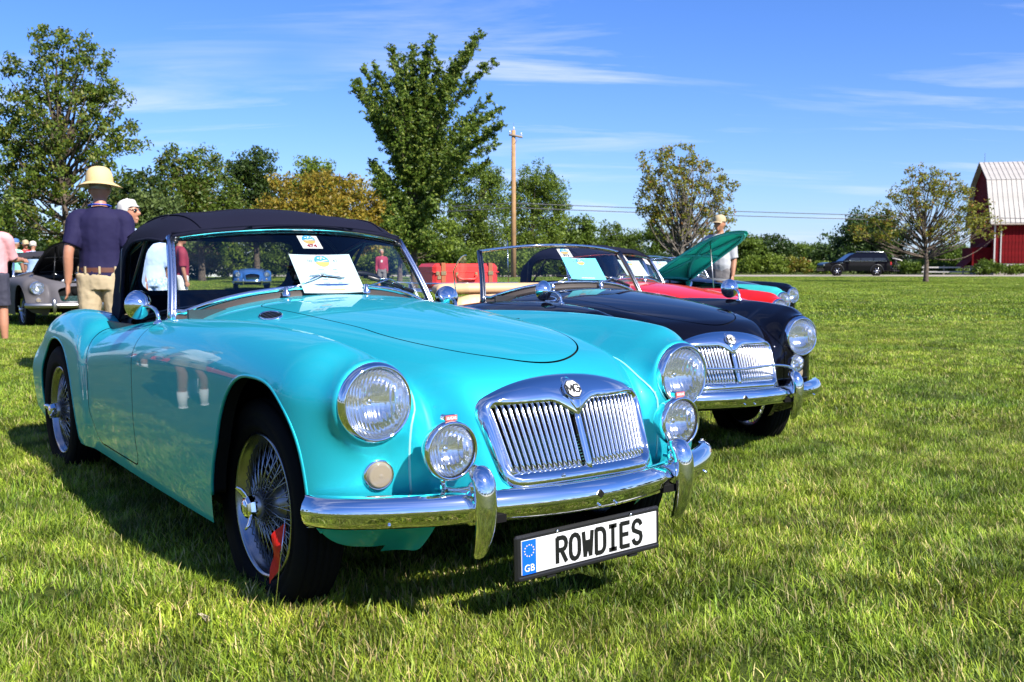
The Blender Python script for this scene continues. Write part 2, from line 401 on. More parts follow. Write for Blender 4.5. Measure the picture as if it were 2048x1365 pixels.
# ------------------------------------------------------------------ field
def ground_mat():
    m = bpy.data.materials.new('turf'); m.use_nodes = True; nt = m.node_tree; N, L = nt.nodes.new, nt.links.new; b = nt.nodes['Principled BSDF']
    g = N('ShaderNodeNewGeometry')
    def noise(sc, det=4, ro=.6):
        n = N('ShaderNodeTexNoise'); n.inputs['Scale'].default_value = sc; n.inputs['Detail'].default_value = det; n.inputs['Roughness'].default_value = ro; L(g.outputs['Position'], n.inputs['Vector']); return n.outputs['Fac']
    cr = N('ShaderNodeValToRGB'); e = cr.color_ramp.elements; e[0].position = .30; e[0].color = (.045, .070, .010, 1); e[1].position = .72; e[1].color = (.120, .150, .026, 1)
    L(noise(.55, 8, .72), cr.inputs[0])
    c2 = N('ShaderNodeValToRGB'); e = c2.color_ramp.elements; e[0].position = .35; e[0].color = (.72, .80, .70, 1); e[1].position = .66; e[1].color = (1.22, 1.12, 1.0, 1); L(noise(.09, 5, .6), c2.inputs[0])
    c3 = N('ShaderNodeValToRGB'); e = c3.color_ramp.elements; e[0].position = .36; e[0].color = (.45, .5, .42, 1); e[1].position = .64; e[1].color = (1.35, 1.3, 1.2, 1); L(noise(9, 6, .75), c3.inputs[0])
    m1 = N('ShaderNodeMix'); m1.data_type = 'RGBA'; m1.blend_type = 'MULTIPLY'; m1.inputs['Factor'].default_value = 1; L(cr.outputs[0], m1.inputs['A']); L(c2.outputs[0], m1.inputs['B'])
    m2 = N('ShaderNodeMix'); m2.data_type = 'RGBA'; m2.blend_type = 'MULTIPLY'; m2.inputs['Factor'].default_value = 1; L(m1.outputs['Result'], m2.inputs['A']); L(c3.outputs[0], m2.inputs['B'])
    L(m2.outputs['Result'], b.inputs['Base Color']); b.inputs['Roughness'].default_value = .9; b.inputs['Specular IOR Level'].default_value = .15
    bp = N('ShaderNodeBump'); bp.inputs['Strength'].default_value = .9; bp.inputs['Distance'].default_value = .05; L(noise(14, 6, .7), bp.inputs['Height']); L(bp.outputs[0], b.inputs['Normal'])
    MAT['turf'] = m; return m
ground_mat()
g_ = MB(); g_.grid([[(x, y, .062) for y in np.linspace(-3000, 3000, 9)] for x in np.linspace(-3000, 3000, 9)])
tag(g_.build('ground', MAT['turf']), kind='structure')
pmat('road_tan', (0.34, 0.29, 0.235), 0.9, noise=(2.0, (0.26, 0.225, 0.18), .35, .7))
r_ = MB(); a0, a1 = 86.0, 101.0
r_.grid([[tuple(Vector((CAM.x, CAM.y, .075)) + FW * d + RT * l) for l in np.linspace(-160, 180, 18)] for d in (a0, a0 + 5, a1)])
tag(r_.build('road', MAT['road_tan']), kind='structure')

def grass_patch(seed, n, R, hmin, hmax, w, straw=.10, lean=.55):
    rng = np.random.default_rng(seed); r = R * np.sqrt(rng.random(n)); a = rng.random(n) * 2 * PI
    bx, by = r * np.cos(a), r * np.sin(a); h = hmin + (hmax - hmin) * rng.random(n)**1.4; az = rng.normal(rng.random() * 6.28, 1.3, n); ln = h * (lean * 1.5 * rng.random(n)**.8 + .10)
    wd = w * (.6 + .8 * rng.random(n)); fa = az + PI / 2 + rng.normal(0, .5, n)
    V = []; 
    for t, ww in ((0, 1.0), (.45, .9), (.8, .55), (1.0, .0)):
        px = bx + np.cos(az) * ln * t**1.8; py = by + np.sin(az) * ln * t**1.8; pz = h * (t - .22 * t**2.5 * (ln / h)) - .006
        dx, dy = np.cos(fa) * wd * ww / 2, np.sin(fa) * wd * ww / 2
        if ww > 0: V.append(np.stack([px - dx, py - dy, pz], 1)); V.append(np.stack([px + dx, py + dy, pz], 1))
        else: V.append(np.stack([px, py, pz], 1))
    V = np.stack(V, 1)           # n x 7 x 3
    F = []
    base = np.arange(n)[:, None] * 7
    tri = np.array([(0, 1, 3), (0, 3, 2), (2, 3, 5), (2, 5, 4), (4, 5, 6)])
    F = (base[:, None, :] + tri[None]).reshape(-1, 3)
    g1 = np.array([.150, .250, .017]); g2 = np.array([.360, .455, .052]); st = np.array([.53, .45, .21]); dk = np.array([.060, .125, .010])
    k = rng.random((n, 1)); c = g1 + (g2 - g1) * k; c = np.where(rng.random((n, 1)) < .18, dk, c); c = np.where(rng.random((n, 1)) < straw, st * (.7 + .5 * rng.random((n, 1))), c)
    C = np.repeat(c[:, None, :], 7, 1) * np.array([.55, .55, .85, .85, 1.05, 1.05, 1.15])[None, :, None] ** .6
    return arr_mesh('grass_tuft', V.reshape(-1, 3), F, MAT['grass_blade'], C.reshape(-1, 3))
def clover_patch(seed, n, R):
    rng = np.random.default_rng(seed); V = []; F = []; C = []
    for _ in range(n):
        x, y = rng.normal(0, R * .5, 2); z = .02 + .025 * rng.random()
        for k in range(3):
            a = rng.random() * .4 + k * 2.1; r = .009 + .004 * rng.random(); cx, cy = x + math.cos(a) * r, y + math.sin(a) * r; b = len(V)
            for q in range(6): V.append((cx + r * math.cos(q * PI / 3), cy + r * math.sin(q * PI / 3), z + .004 * math.sin(q * 2 + a)))
            F += [(b, b + 1, b + 2), (b, b + 2, b + 3), (b, b + 3, b + 4), (b, b + 4, b + 5)]; C += [(.15, .28, .05)] * 6
    return arr_mesh('clover', V, F, MAT['grass_blade'], np.array(C))
def gn_instances(name, pts, rotz, scl, idx, coll):
    me = bpy.data.meshes.new(name); me.vertices.add(len(pts)); me.vertices.foreach_set('co', np.asarray(pts, np.float32).ravel())
    for nm, dat, ty in (('rotz', rotz, 'FLOAT'), ('scl', scl, 'FLOAT'), ('pick', idx, 'INT')):
        a = me.attributes.new(nm, ty, 'POINT'); a.data.foreach_set('value', np.asarray(dat, np.float32 if ty == 'FLOAT' else np.int32))
    o = link(name, me); ng = bpy.data.node_groups.new(name, 'GeometryNodeTree')
    ng.interface.new_socket('Geometry', in_out='INPUT', socket_type='NodeSocketGeometry'); ng.interface.new_socket('Geometry', in_out='OUTPUT', socket_type='NodeSocketGeometry')
    N, L = ng.nodes.new, ng.links.new; gi = N('NodeGroupInput'); go = N('NodeGroupOutput'); mp = N('GeometryNodeMeshToPoints'); ip = N('GeometryNodeInstanceOnPoints'); ci = N('GeometryNodeCollectionInfo')
    ci.inputs['Collection'].default_value = coll; ci.inputs['Separate Children'].default_value = True; ci.inputs['Reset Children'].default_value = True
    def na(nm, ty): n = N('GeometryNodeInputNamedAttribute'); n.data_type = ty; n.inputs['Name'].default_value = nm; return n.outputs['Attribute']
    cx = N('ShaderNodeCombineXYZ'); L(na('rotz', 'FLOAT'), cx.inputs[2])
    L(gi.outputs[0], mp.inputs['Mesh']); L(mp.outputs[0], ip.inputs['Points']); L(ci.outputs[0], ip.inputs['Instance']); ip.inputs['Pick Instance'].default_value = True
    L(na('pick', 'INT'), ip.inputs['Instance Index']); er = N('FunctionNodeEulerToRotation'); L(cx.outputs[0], er.inputs[0]); L(er.outputs[0], ip.inputs['Rotation']); L(na('scl', 'FLOAT'), ip.inputs['Scale'])
    L(ip.outputs[0], go.inputs[0]); md = o.modifiers.new('tufts', 'NODES'); md.node_group = ng; return o
def make_grass():
    rng = np.random.default_rng(11)
    near = bpy.data.collections.new('tufts_near'); mid = bpy.data.collections.new('tufts_mid'); far = bpy.data.collections.new('tufts_far')
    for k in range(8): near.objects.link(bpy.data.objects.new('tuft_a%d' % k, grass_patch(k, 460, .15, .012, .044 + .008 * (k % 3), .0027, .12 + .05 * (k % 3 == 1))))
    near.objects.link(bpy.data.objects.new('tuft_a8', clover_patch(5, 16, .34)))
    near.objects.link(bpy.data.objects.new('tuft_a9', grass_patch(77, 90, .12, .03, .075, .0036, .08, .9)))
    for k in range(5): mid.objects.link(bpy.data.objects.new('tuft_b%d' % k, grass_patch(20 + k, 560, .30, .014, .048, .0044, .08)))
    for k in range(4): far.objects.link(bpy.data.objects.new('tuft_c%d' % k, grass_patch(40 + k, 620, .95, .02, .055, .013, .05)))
    def wedge(d0, d1, dens, margin=.06):
        A = int(dens * 2 * (.501 + margin) * (d1**2 - d0**2) / 2); d = np.sqrt(d0**2 + (d1**2 - d0**2) * rng.random(A)); l = (rng.random(A) * 2 - 1) * (.501 + margin) * d
        P = np.array([CAM.x, CAM.y, .062])[None] + d[:, None] * np.array(FW)[None] + l[:, None] * np.array(RT)[None]; return P
    for nm, col, P, n, s0 in (('grass', near, wedge(.9, 6.2, 62, .12), 10, .85), ('grass', mid, wedge(6.0, 17, 17), 5, .9), ('grass', far, wedge(16.5, 85, 1.15), 4, .9)):
        A = len(P); ix = rng.integers(0, n, A) if n != 10 else np.where(rng.random(A) < .05, 9, rng.integers(0, 8, A))
        if nm == 'grass' and n == 10:      # longer grass the mower missed round the near tyres
            ex = np.array([(x, y, .062) for cx, cy in ((0, -.70), (-2.388, -.70)) for x in np.linspace(cx - .22, cx + .34, 15) for y in (cy - .03, cy - .09)]); ex[:, :2] += rng.normal(size=(len(ex), 2)) * .02
            P = np.concatenate([P, ex]); ix = np.concatenate([ix, rng.integers(0, 8, len(ex))]); A = len(P)
        wv = np.zeros(A)
        for q in range(7): wv += np.sin(P[:, 0] * (1.1 + q * 1.3) + 1.7 * q + 1.2 * np.sin(P[:, 1] * (.8 + q * .9) + q)) * np.sin(P[:, 1] * (1.3 + q * 1.1) + 2.3 * q) / (1 + .35 * q)
        o = gn_instances(nm, P, rng.random(A) * 2 * PI, np.where((np.arange(A) >= A - 60) & (n == 10), 1.25 + .5 * rng.random(A), np.clip(s0 + .30 * rng.random(A) + .13 * wv, .6, 1.35)), ix, col); tag(o, 'short mown green grass with dry blades covering the show field', 'grass', None, 'stuff')
make_grass()
# ------------------------------------------------------------------ coachwork of the open two-seater, as a smooth implicit solid
# car frame: x forward from the front axle, y to the car's left, z up from the ground
_zf = spl([-3.4, -2.4, -1.9, -1.5, -.95, -.5, -.05, .22, .40, .5], [.60, .67, .725, .768, .815, .834, .836, .822, .803, .790])
_wf = spl([-3.3, -2.2, -1.8, -1.2, -.6, 0, .25, .45, .6], [.66, .695, .700, .718, .732, .735, .726, .700, .665])
_zc = spl([-3.4, -2.9, -2.4, -1.9, -1.3, -1.0, -.8, -.5, -.2, .1, .3, .45, .6, .75], [.60, .715, .79, .82, .852, .892, .899, .888, .863, .827, .792, .756, .714, .665])
_wc = spl([-3.3, -2.6, -1.6, -1.0, -.5, -.1, .2, .4, .55, .7], [.48, .56, .60, .60, .53, .465, .415, .378, .352, .33])
_zr = spl([-3.5, -3.2, -3.0, -2.75, -2.45, -2.15, -1.9, -1.7, -1.5], [.50, .61, .685, .757, .800, .808, .785, .735, .66])
_wr = spl([-3.4, -3.1, -2.8, -2.4, -2.0, -1.8, -1.6], [.56, .61, .655, .69, .705, .708, .69])
def pn(gs, r, p=2.0):
    s = 0; mx = None
    for g in gs:
        h = np.maximum(g + r, 0); s = s + h**p
        mx = g if mx is None else np.maximum(mx, g)
    return np.where(s > 0, np.maximum(s, 1e-30)**(1 / p) - r, mx)
def smin(a, b, k):
    d = np.clip((a - b) / k, -40, 40)
    return np.minimum(a, b) - k * np.log1p(np.exp(-np.abs(d)))
def nose_x(y, z):
    """front face of the nose (the plane of the grille)"""
    return .684 - .40 * (z - .42) - .10 * np.maximum(z - .55, 0)**2 - .5 * y**2 - 2.3 * y**4
def F_center(x, y, z):
    g1 = z - (_zc(x) - .22 * y**2 - .42 * y**4)
    g2 = (y - _wc(x)) * .95
    g3 = (x - nose_x(y, z)) * .93
    g4 = -3.23 - x + .25 * (z - .6)
    return pn([g1, g2, g3, g4], .105, 2.2)
def F_fender(x, y, z):
    t = np.maximum(.575 - y, 0)
    g1 = (z - (_zf(x) - 1.9 * t**2 - .35 * t)) * .95
    tuck = np.maximum(.52 - z, 0)
    g2 = y - (_wf(x) - .38 * tuck**2)
    g3 = x - (.468 - .16 * np.maximum(y - .5, 0) - 3.5 * np.maximum(.43 - z, 0)**2)
    g4 = -3.1 - x
    g5 = .10 - z
    g6 = (.36 - y) * .9
    f = pn([g1, g2, g3, g4, g5], .15, 2.2)
    f = pn([f, g6], .05, 2.0)
    # pod that carries the headlamp
    rr = np.sqrt((y - .54)**2 + (z - .662)**2)
    R = .110 - .03 * np.maximum(.40 - x, 0)
    gp = pn([(rr - R) * .97, x - .466, .20 - x], .012, 2)
    return smin(f, gp, .018)
def F_rear(x, y, z):
    t = np.maximum(.60 - y, 0)
    g1 = (z - (_zr(x) - 1.2 * t**2)) * .93
    tuck = np.maximum(.50 - z, 0)
    g2 = y - (_wr(x) - .38 * tuck**2)
    g3 = (x - (-1.655 - .35 * np.maximum(z - .5, 0) - .9 * np.maximum(.34 - z, 0))) * .9
    g4 = -3.235 + .25 * (z - .5)**2 * 4 - x
    g5 = .12 - z
    g6 = (.36 - y)
    return pn([g1, g2, g3, g4, g5, g6], .14, 2.2)
def F_body(x, y, z):
    y = np.abs(y)
    w = np.clip((x - .0) / .42, 0, 1); w = w * w * (3 - 2 * w)
    f = smin(F_center(x, y, z), F_fender(x, y, z), .012 + .022 * w)
    return smin(f, F_rear(x, y, z), .014)
def grad(F, P, e=4e-4):
    g = np.zeros_like(P)
    for k in range(3):
        d = np.zeros(3); d[k] = e
        A = P + d; B = P - d
        g[:, k] = (F(A[:, 0], A[:, 1], A[:, 2]) - F(B[:, 0], B[:, 1], B[:, 2])) / (2 * e)
    return g
def project(F, P, it=4):
    P = P.copy()
    for _ in range(it):
        v = F(P[:, 0], P[:, 1], P[:, 2]); g = grad(F, P)
        P -= (v / np.maximum((g * g).sum(1), .05))[:, None].clip(-.02, .02) * g
    return P
def surface_net(F, lo, hi, h):
    xs, ys, zs = [np.arange(lo[k], hi[k] + h, h) for k in range(3)]
    V = F(xs[:, None, None], ys[None, :, None], zs[None, None, :])
    V = np.broadcast_to(V, (len(xs), len(ys), len(zs)))
    S = V < 0
    nx, ny, nz = [n - 1 for n in V.shape]
    cnt = np.zeros((nx, ny, nz), np.int8)
    for a in (0, 1):
        for b in (0, 1):
            for c in (0, 1): cnt += S[a:a + nx, b:b + ny, c:c + nz]
    act = (cnt > 0) & (cnt < 8)
    ids = -np.ones(act.shape, int); I = np.argwhere(act); ids[act] = np.arange(len(I))
    acc = np.zeros((len(I), 3)); n = np.zeros(len(I))
    for ax in range(3):
        o = [k for k in range(3) if k != ax]
        for a in (0, 1):
            for b in (0, 1):
                p = I.copy(); p[:, o[0]] += a; p[:, o[1]] += b; q = p.copy(); q[:, ax] += 1
                v0 = V[tuple(p.T)]; v1 = V[tuple(q.T)]; c = (v0 < 0) != (v1 < 0)
                t = np.where(c, v0 / np.where(c, v0 - v1, 1), 0)
                pt = p.astype(float); pt[:, ax] += t
                acc[c] += pt[c]; n[c] += 1
    P = acc / n[:, None] * h + np.array([xs[0], ys[0], zs[0]])
    quads = []
    for ax in range(3):
        o = [k for k in range(3) if k != ax]
        sl0 = [slice(None)] * 3; sl1 = [slice(None)] * 3
        sl0[ax] = slice(0, -1); sl1[ax] = slice(1, None)
        C = np.argwhere(S[tuple(sl0)] != S[tuple(sl1)])
        ok = (C[:, o[0]] > 0) & (C[:, o[1]] > 0) & (C[:, o[0]] < V.shape[o[0]] - 1) & (C[:, o[1]] < V.shape[o[1]] - 1)
        C = C[ok]
        flip = S[tuple(C.T)]
        k = []
        for (a, b) in ((1, 1), (0, 1), (0, 0), (1, 0)):
            d = C.copy(); d[:, o[0]] -= a; d[:, o[1]] -= b; k.append(ids[tuple(d.T)])
        Q = np.stack(k, 1)
        if ax == 1: flip = ~flip
        Q[~flip] = Q[~flip][:, ::-1]
        quads.append(Q)
    Q = np.concatenate(quads); Q = Q[(Q >= 0).all(1)]
    return P, Q
def relax(F, P, Q, it=3):
    for _ in range(it):
        s = np.zeros_like(P); n = np.zeros(len(P))
        for a, b in ((0, 1), (1, 2), (2, 3), (3, 0)):
            np.add.at(s, Q[:, a], P[Q[:, b]]); np.add.at(n, Q[:, a], 1)
            np.add.at(s, Q[:, b], P[Q[:, a]]); np.add.at(n, Q[:, b], 1)
        P = P + .6 * (s / np.maximum(n, 1)[:, None] - P)
        P = project(F, P, 1)
    return project(F, P, 3)
def clip(P, faces, f):
    """keep the part of a polygon mesh where f > 0, cutting the polygons along f = 0"""
    v = f(P[:, 0], P[:, 1], P[:, 2]); v = np.where(np.abs(v) < 1e-9, 1e-9, v); keep = v > 0
    out = []; newp = []; cache = {}; n0 = len(P)
    for fc in faces:
        k = [bool(keep[i]) for i in fc]
        if all(k): out.append(fc); continue
        if not any(k): continue
        poly = []
        for a in range(len(fc)):
            i, j = fc[a], fc[(a + 1) % len(fc)]
            if keep[i]: poly.append(i)
            if keep[i] != keep[j]:
                key = (i, j) if i < j else (j, i)
                if key not in cache:
                    t = v[i] / (v[i] - v[j]); cache[key] = n0 + len(newp); newp.append(P[i] + t * (P[j] - P[i]))
                poly.append(cache[key])
        if len(poly) >= 3: out.append(poly)
    if newp: P = np.concatenate([P, np.array(newp)])
    used = np.unique(np.concatenate([np.asarray(q) for q in out])) if out else np.array([], int)
    mp = -np.ones(len(P), int); mp[used] = np.arange(len(used))
    return P[used], [[int(mp[i]) for i in q] for q in out]
def mirrored(P, faces):
    n = len(P); on = np.abs(P[:, 1]) < 1e-6
    mp = np.where(on, np.arange(n), -1); k = np.flatnonzero(~on); mp[k] = n + np.arange(len(k))
    P2 = P[k] * [1, -1, 1]
    return np.concatenate([P, P2]), faces + [[int(mp[i]) for i in reversed(q)] for q in faces]
def shell(name, P, faces, mat, F=None):
    me = bpy.data.meshes.new(name); me.from_pydata(P.tolist(), [], faces); me.update()
    me.materials.append(mat); me.polygons.foreach_set('use_smooth', [True] * len(me.polygons))
    if F is not None:
        g = grad(F, P); g /= np.linalg.norm(g, axis=1)[:, None] + 1e-12
        me.normals_split_custom_set_from_vertices(g.tolist())
    return me
BH = 0.0155
P0, Q0 = surface_net(F_body, (-3.35, -.04, .17), (.80, .80, 1.0), BH)
P0 = relax(F_body, P0, Q0, 3)
FC0 = [list(map(int, q)) for q in Q0]
def low_edge(x, y, z):
    t = np.clip((.385 - y) / .03, 0, 1); t = t * t * (3 - 2 * t)
    c = np.where(x > .2, .243 + .169 * t, .235 + .027 * np.clip(x / .2, 0, 1)) + .10 * np.clip((-2.75 - x) / .4, 0, 1)
    return z - c
P0, FC0 = clip(P0, FC0, low_edge)
P0, FC0 = clip(P0, FC0, lambda x, y, z: y)
P0[np.abs(P0[:, 1]) < 1e-6, 1] = 0

def arch_f(cx, a_f, a_r, zc, b, flare, pf, pr):
    def f(x, y, z):
        dx = x - cx; a = np.where(dx > 0, a_f, a_r + flare * np.maximum(.5 - z, 0)); p = np.where(dx > 0, pf, pr)
        zz = np.maximum(z - zc, 0)
        r = ((np.abs(dx) / a)**p + (zz / b)**p)**(1 / p)
        return np.where(y > .46, (r - 1) * b, .5)
    return f
F_ARCH = arch_f(.112, .266, .262, .33, .382, .35, 3.0, 2.15)
R_ARCH = arch_f(-2.335, .385, .385, .33, .345, 0, 2.3, 2.2)
P0, FC0 = clip(P0, FC0, F_ARCH)
P0, FC0 = clip(P0, FC0, R_ARCH)
# nothing of the shell hangs below the inner edge of the front arch
P0, FC0 = clip(P0, FC0, lambda x, y, z: np.where(x > -1, np.maximum(np.maximum(x - .352, z - .40), y - .459), .5))
# openings for the headlamp bowls and the grille
P0, FC0 = clip(P0, FC0, lambda x, y, z: np.where(x > .35, np.sqrt((y - .54)**2 + (z - .662)**2) - .088, .5))
def grille_half(z):
    return .252 + (z - .45) * .165
def grille_top(y):
    return .704 - .55 * y**2 - 2.6 * y**4
def grille_in(y, z, m=0.0):
    """>0 inside the grille outline shrunk by m"""
    y = np.abs(y)
    a = grille_half(z) - y - m; b = grille_top(y) - z - m; c = z - (.447 - .10 * y**2) - m
    r = .035
    s = np.maximum(r - a, 0)**2 + np.maximum(r - b, 0)**2 + np.maximum(r - c, 0)**2
    return np.where(s > 0, r - np.sqrt(s), np.minimum(np.minimum(a, b), c))
P0, FC0 = clip(P0, FC0, lambda x, y, z: np.where(x > .35, -grille_in(y, z, .014), .5))
# cockpit
def cockpit(x, y, z):
    y = np.abs(y)
    a = np.sqrt(np.maximum(np.abs(x + 1.50) - .40, 0)**2 + np.maximum(y - .44, 0)**2) - .095
    return np.where((z > .6) & (x < -.8), a, .5)
P0, FC0 = clip(P0, FC0, cockpit)
# bonnet outline in plan
_bh = spl([-.80, -.65, -.42, -.20, -.05, .0, .02], [.350, .354, .344, .329, .3135, .310, .3095])
def bonnet_f(x, y, z):
    """<0 inside the bonnet panel"""
    y = np.abs(y)
    side = (y - _bh(np.minimum(x, .0))) * .98
    e = (np.sqrt((np.maximum(x, 0) / .49)**2 + (y / .310)**2) - 1) * .25
    f = np.where(x > 0, e, side)
    rear = -.785 - x + .18 * y**2
    r = .07
    f2 = np.where((f + r > 0) & (rear + r > 0), np.sqrt(np.maximum(f + r, 0)**2 + np.maximum(rear + r, 0)**2) - r, np.maximum(f, rear))
    return np.where(z > .55, f2, .5)
# door outline on the side (right and left alike)
def door_f(x, y, z):
    y = np.abs(y)
    fr = -1.005 + .9 * np.maximum(z - .66, 0)**1.5 + .3 * np.maximum(.66 - y, 0)
    rr = -1.715 + .8 * np.maximum(.40 - z, 0) - .45 * np.maximum(z - .58, 0)
    a = x - fr; b = rr - x; c = .285 - z
    r = .05
    s = np.maximum(a + r, 0)**2 + np.maximum(b + r, 0)**2 + np.maximum(c + r, 0)**2
    f = np.where(s > 0, np.sqrt(s) - r, np.maximum(np.maximum(a, b), c))
    return np.where(y > .5, f, .5)
GAP = .0029
bonPF = clip(P0, FC0, lambda x, y, z: -bonnet_f(x, y, z) - .0018)
bodPF = clip(P0, FC0, lambda x, y, z: bonnet_f(x, y, z) - .0018)
dooPF = clip(*bodPF, lambda x, y, z: -door_f(x, y, z) - GAP)
bodPF = clip(*bodPF, lambda x, y, z: door_f(x, y, z) - GAP)
def strip_mesh(fn, w, off):
    P, Fc = clip(P0, FC0, lambda x, y, z: w - np.abs(fn(x, y, z)))
    g = grad(F_body, P); g /= np.linalg.norm(g, axis=1)[:, None] + 1e-12
    return P - g * off, Fc
seamB = strip_mesh(bonnet_f, .02, .007)
seamD = strip_mesh(door_f, .02, .007)
def surf_y(x, z, side=1):
    """outer flank: y where the body meets (x, z)"""
    x = np.atleast_1d(np.asarray(x, float)); z = np.atleast_1d(np.asarray(z, float))
    lo = np.full(x.shape, .56); hi = np.full(x.shape, .80)
    for _ in range(30):
        m = (lo + hi) / 2; inside = F_body(x, m, z) < 0
        lo = np.where(inside, m, lo); hi = np.where(inside, hi, m)
    return lo * side
def surf_z(x, y):
    x = np.atleast_1d(np.asarray(x, float)); y = np.atleast_1d(np.asarray(y, float))
    lo = np.full(x.shape, .45); hi = np.full(x.shape, 1.05)
    for _ in range(30):
        m = (lo + hi) / 2; inside = F_body(x, y, m) < 0
        lo = np.where(inside, m, lo); hi = np.where(inside, hi, m)
    return lo
def surf_x(y, z):
    y = np.atleast_1d(np.asarray(y, float)); z = np.atleast_1d(np.asarray(z, float))
    lo = np.full(y.shape, 0.1); hi = np.full(y.shape, .80)
    for _ in range(30):
        m = (lo + hi) / 2; inside = F_body(m, y, z) < 0
        lo = np.where(inside, m, lo); hi = np.where(inside, hi, m)
    return lo
def surf_n(p):
    g = grad(F_body, np.array([p], float))[0]; return g / np.linalg.norm(g)
# ------------------------------------------------------------------ roadster parts (meshes are made once and shared by every car)
CM = {}
def cm(key, fn):
    if key not in CM: CM[key] = fn()
    return CM[key]
def part(name, mesh, parent, mat=None, loc=None, rot=None, scale=None):
    o = link(name, mesh, parent, loc, rot)
    if scale: o.scale = scale
    if mat is not None:
        for s in o.material_slots: s.link = 'OBJECT'; s.material = MAT[mat] if isinstance(mat, str) else mat
    return o
def half_to_mesh(name, pf, side):
    P, Fc = pf
    if side < 0: P = P * [1, -1, 1]; Fc = [list(reversed(q)) for q in Fc]
    return shell(name, P, Fc, MAT['paint_turquoise'], F_body)
def m_body(): return shell('body', *mirrored(*bodPF), MAT['paint_turquoise'], F_body)
def m_bonnet(): return shell('bonnet', *mirrored(*bonPF), MAT['paint_turquoise'], F_body)
def m_gap(): 
    P, Fc = mirrored(*seamB); P2, F2 = mirrored(*seamD); n = len(P)
    return shell('shut_line', np.concatenate([P, P2]), Fc + [[i + n for i in q] for q in F2], MAT['dark_void'])
def arch_curve(f, cx, zlo, n=60):
    out = []
    for k in range(n + 1):
        a = PI * k / n; d = np.array([math.cos(a), math.sin(a)])
        lo, hi = 0.05, .6
        for _ in range(30):
            m = (lo + hi) / 2; x = cx + m * d[0]; z = .33 + m * d[1]
            if f(np.array([x]), np.array([.7]), np.array([z]))[0] < 0: lo = m
            else: hi = m
        out.append((cx + lo * d[0], .33 + lo * d[1]))
    x0, z0 = out[0]; x1, z1 = out[-1]
    pre = []; post = []
    for z in np.linspace(zlo[0], .33, 6)[:-1]:
        for lst, sgn in ((pre, 1), (post, -1)):
            lo, hi = 0.05, .6
            for _ in range(30):
                m = (lo + hi) / 2
                if f(np.array([cx + sgn * m]), np.array([.7]), np.array([z]))[0] < 0: lo = m
                else: hi = m
            lst.append((cx + sgn * lo, z))
    return np.array(pre + out + post[::-1])
def m_arch(f, cx, zlo, side):
    def make():
        c = arch_curve(f, cx, zlo); y = surf_y(c[:, 0], c[:, 1])
        b = MB(); P = np.stack([c[:, 0], y * side, c[:, 1]], 1)
        b.tube(P + [0, -.003 * side, 0], .0055, 6)
        cc = np.array([cx, 0, .33]); ins = P + [0, -.045 * side, 0]
        b.grid(np.stack([P, ins]))
        return b.mesh('wing_edge', MAT['paint_turquoise'])
    return make
def m_underbody():
    b = MB()
    b.box((-1.3, 0, .28), (1.95, 1.24, .06)); b.box((-1.1, 0, .40), (2.9, .60, .16)); b.box((.16, 0, .40), (.36, .66, .06))
    b.box((-.36, 0, .55), (.03, 1.30, .52)); b.box((-1.92, 0, .52), (.03, 1.22, .46)); b.box((-2.75, 0, .42), (.5, .9, .2))
    for s in (-1, 1):
        b.box((-.10, .40 * s, .44), (.60, .02, .28)); b.box((-2.3, .46 * s, .55), (.95, .02, .45))
        b.box((-1.15, .615 * s, .40), (1.5, .02, .26))
    for x in (0, -2.388): b.tube([(x, -.58, .325), (x, .58, .325)], .028, 8)
    return b.mesh('underbody', MAT['dark_void'])
def m_well(cx, rx, s):
    def make():
        b = MB(); P = []
        for k in range(13):
            a = PI * k / 12; P.append([(cx + rx * math.cos(a), yy * s, .30 + (.33 + .5 * min(.1, yy - .47)) * math.sin(a)) for yy in (.47, .56, .60)])
        return b.grid(P).mesh('wheel_well', MAT['dark_void'])
    return make
def seam_pts(side):
    pts = []
    for y, z in ((.437, .418), (.440, .46), (.441, .51), (.440, .56), (.434, .605)):
        pts.append((float(surf_x(y, z)[0]), y, z))
    for x, y in ((.43, .405), (.38, .398), (.30, .402), (.18, .412), (.0, .437), (-.2, .470), (-.4, .502), (-.6, .535)):
        pts.append((x, y, float(surf_z(x, y)[0])))
    p = curve_pts(pts, 60); p = project(F_body, p, 3); return p * [1, side, 1]
def m_piping(side):
    def make():
        return MB().tube(seam_pts(side), .0034, 6).mesh('piping', MAT['piping'])
    return make
pmat('piping', (0.25, 0.62, 0.64), 0.4)
# grille -------------------------------------------------------------------
def fx(y, z): return surf_x(np.abs(y), z)
def gouter(m, n=112):
    """outline of the grille shrunk by m, as (y, z)"""
    out = []
    for k in range(n):
        a = 2 * PI * (k + .5) / n; dy, dz = math.cos(a), math.sin(a); lo, hi = 0.02, .45
        for _ in range(28):
            t = (lo + hi) / 2
            if grille_in(np.array([dy * t]), np.array([.555 + dz * t]), m)[0] > 0: lo = t
            else: hi = t
        out.append((dy * lo, .555 + dz * lo))
    return np.array(out)
def slot_in(y, z):
    """>0 inside the barred opening"""
    a = (.2365 + (z - .473) * .10) - np.abs(y); c = z - (.476 - .05 * y**2)
    nd = np.clip(1 - np.abs(y) / .075, 0, 1); b = (.643 - .05 * y**2 - .045 * nd**1.5) - z
    r = .014; s = np.maximum(r - a, 0)**2 + np.maximum(r - b, 0)**2 + np.maximum(r - c, 0)**2
    return np.where(s > 0, r - np.sqrt(s), np.minimum(np.minimum(a, b), c))
def slot(m, n=112):
    out = []
    for k in range(n):
        a = 2 * PI * (k + .5) / n; dy, dz = math.cos(a), math.sin(a); lo, hi = 0.02, .45
        for _ in range(28):
            t = (lo + hi) / 2
            if slot_in(np.array([dy * t]), np.array([.555 + dz * t]))[0] > m: lo = t
            else: hi = t
        out.append((dy * lo, .555 + dz * lo))
    return np.array(out)
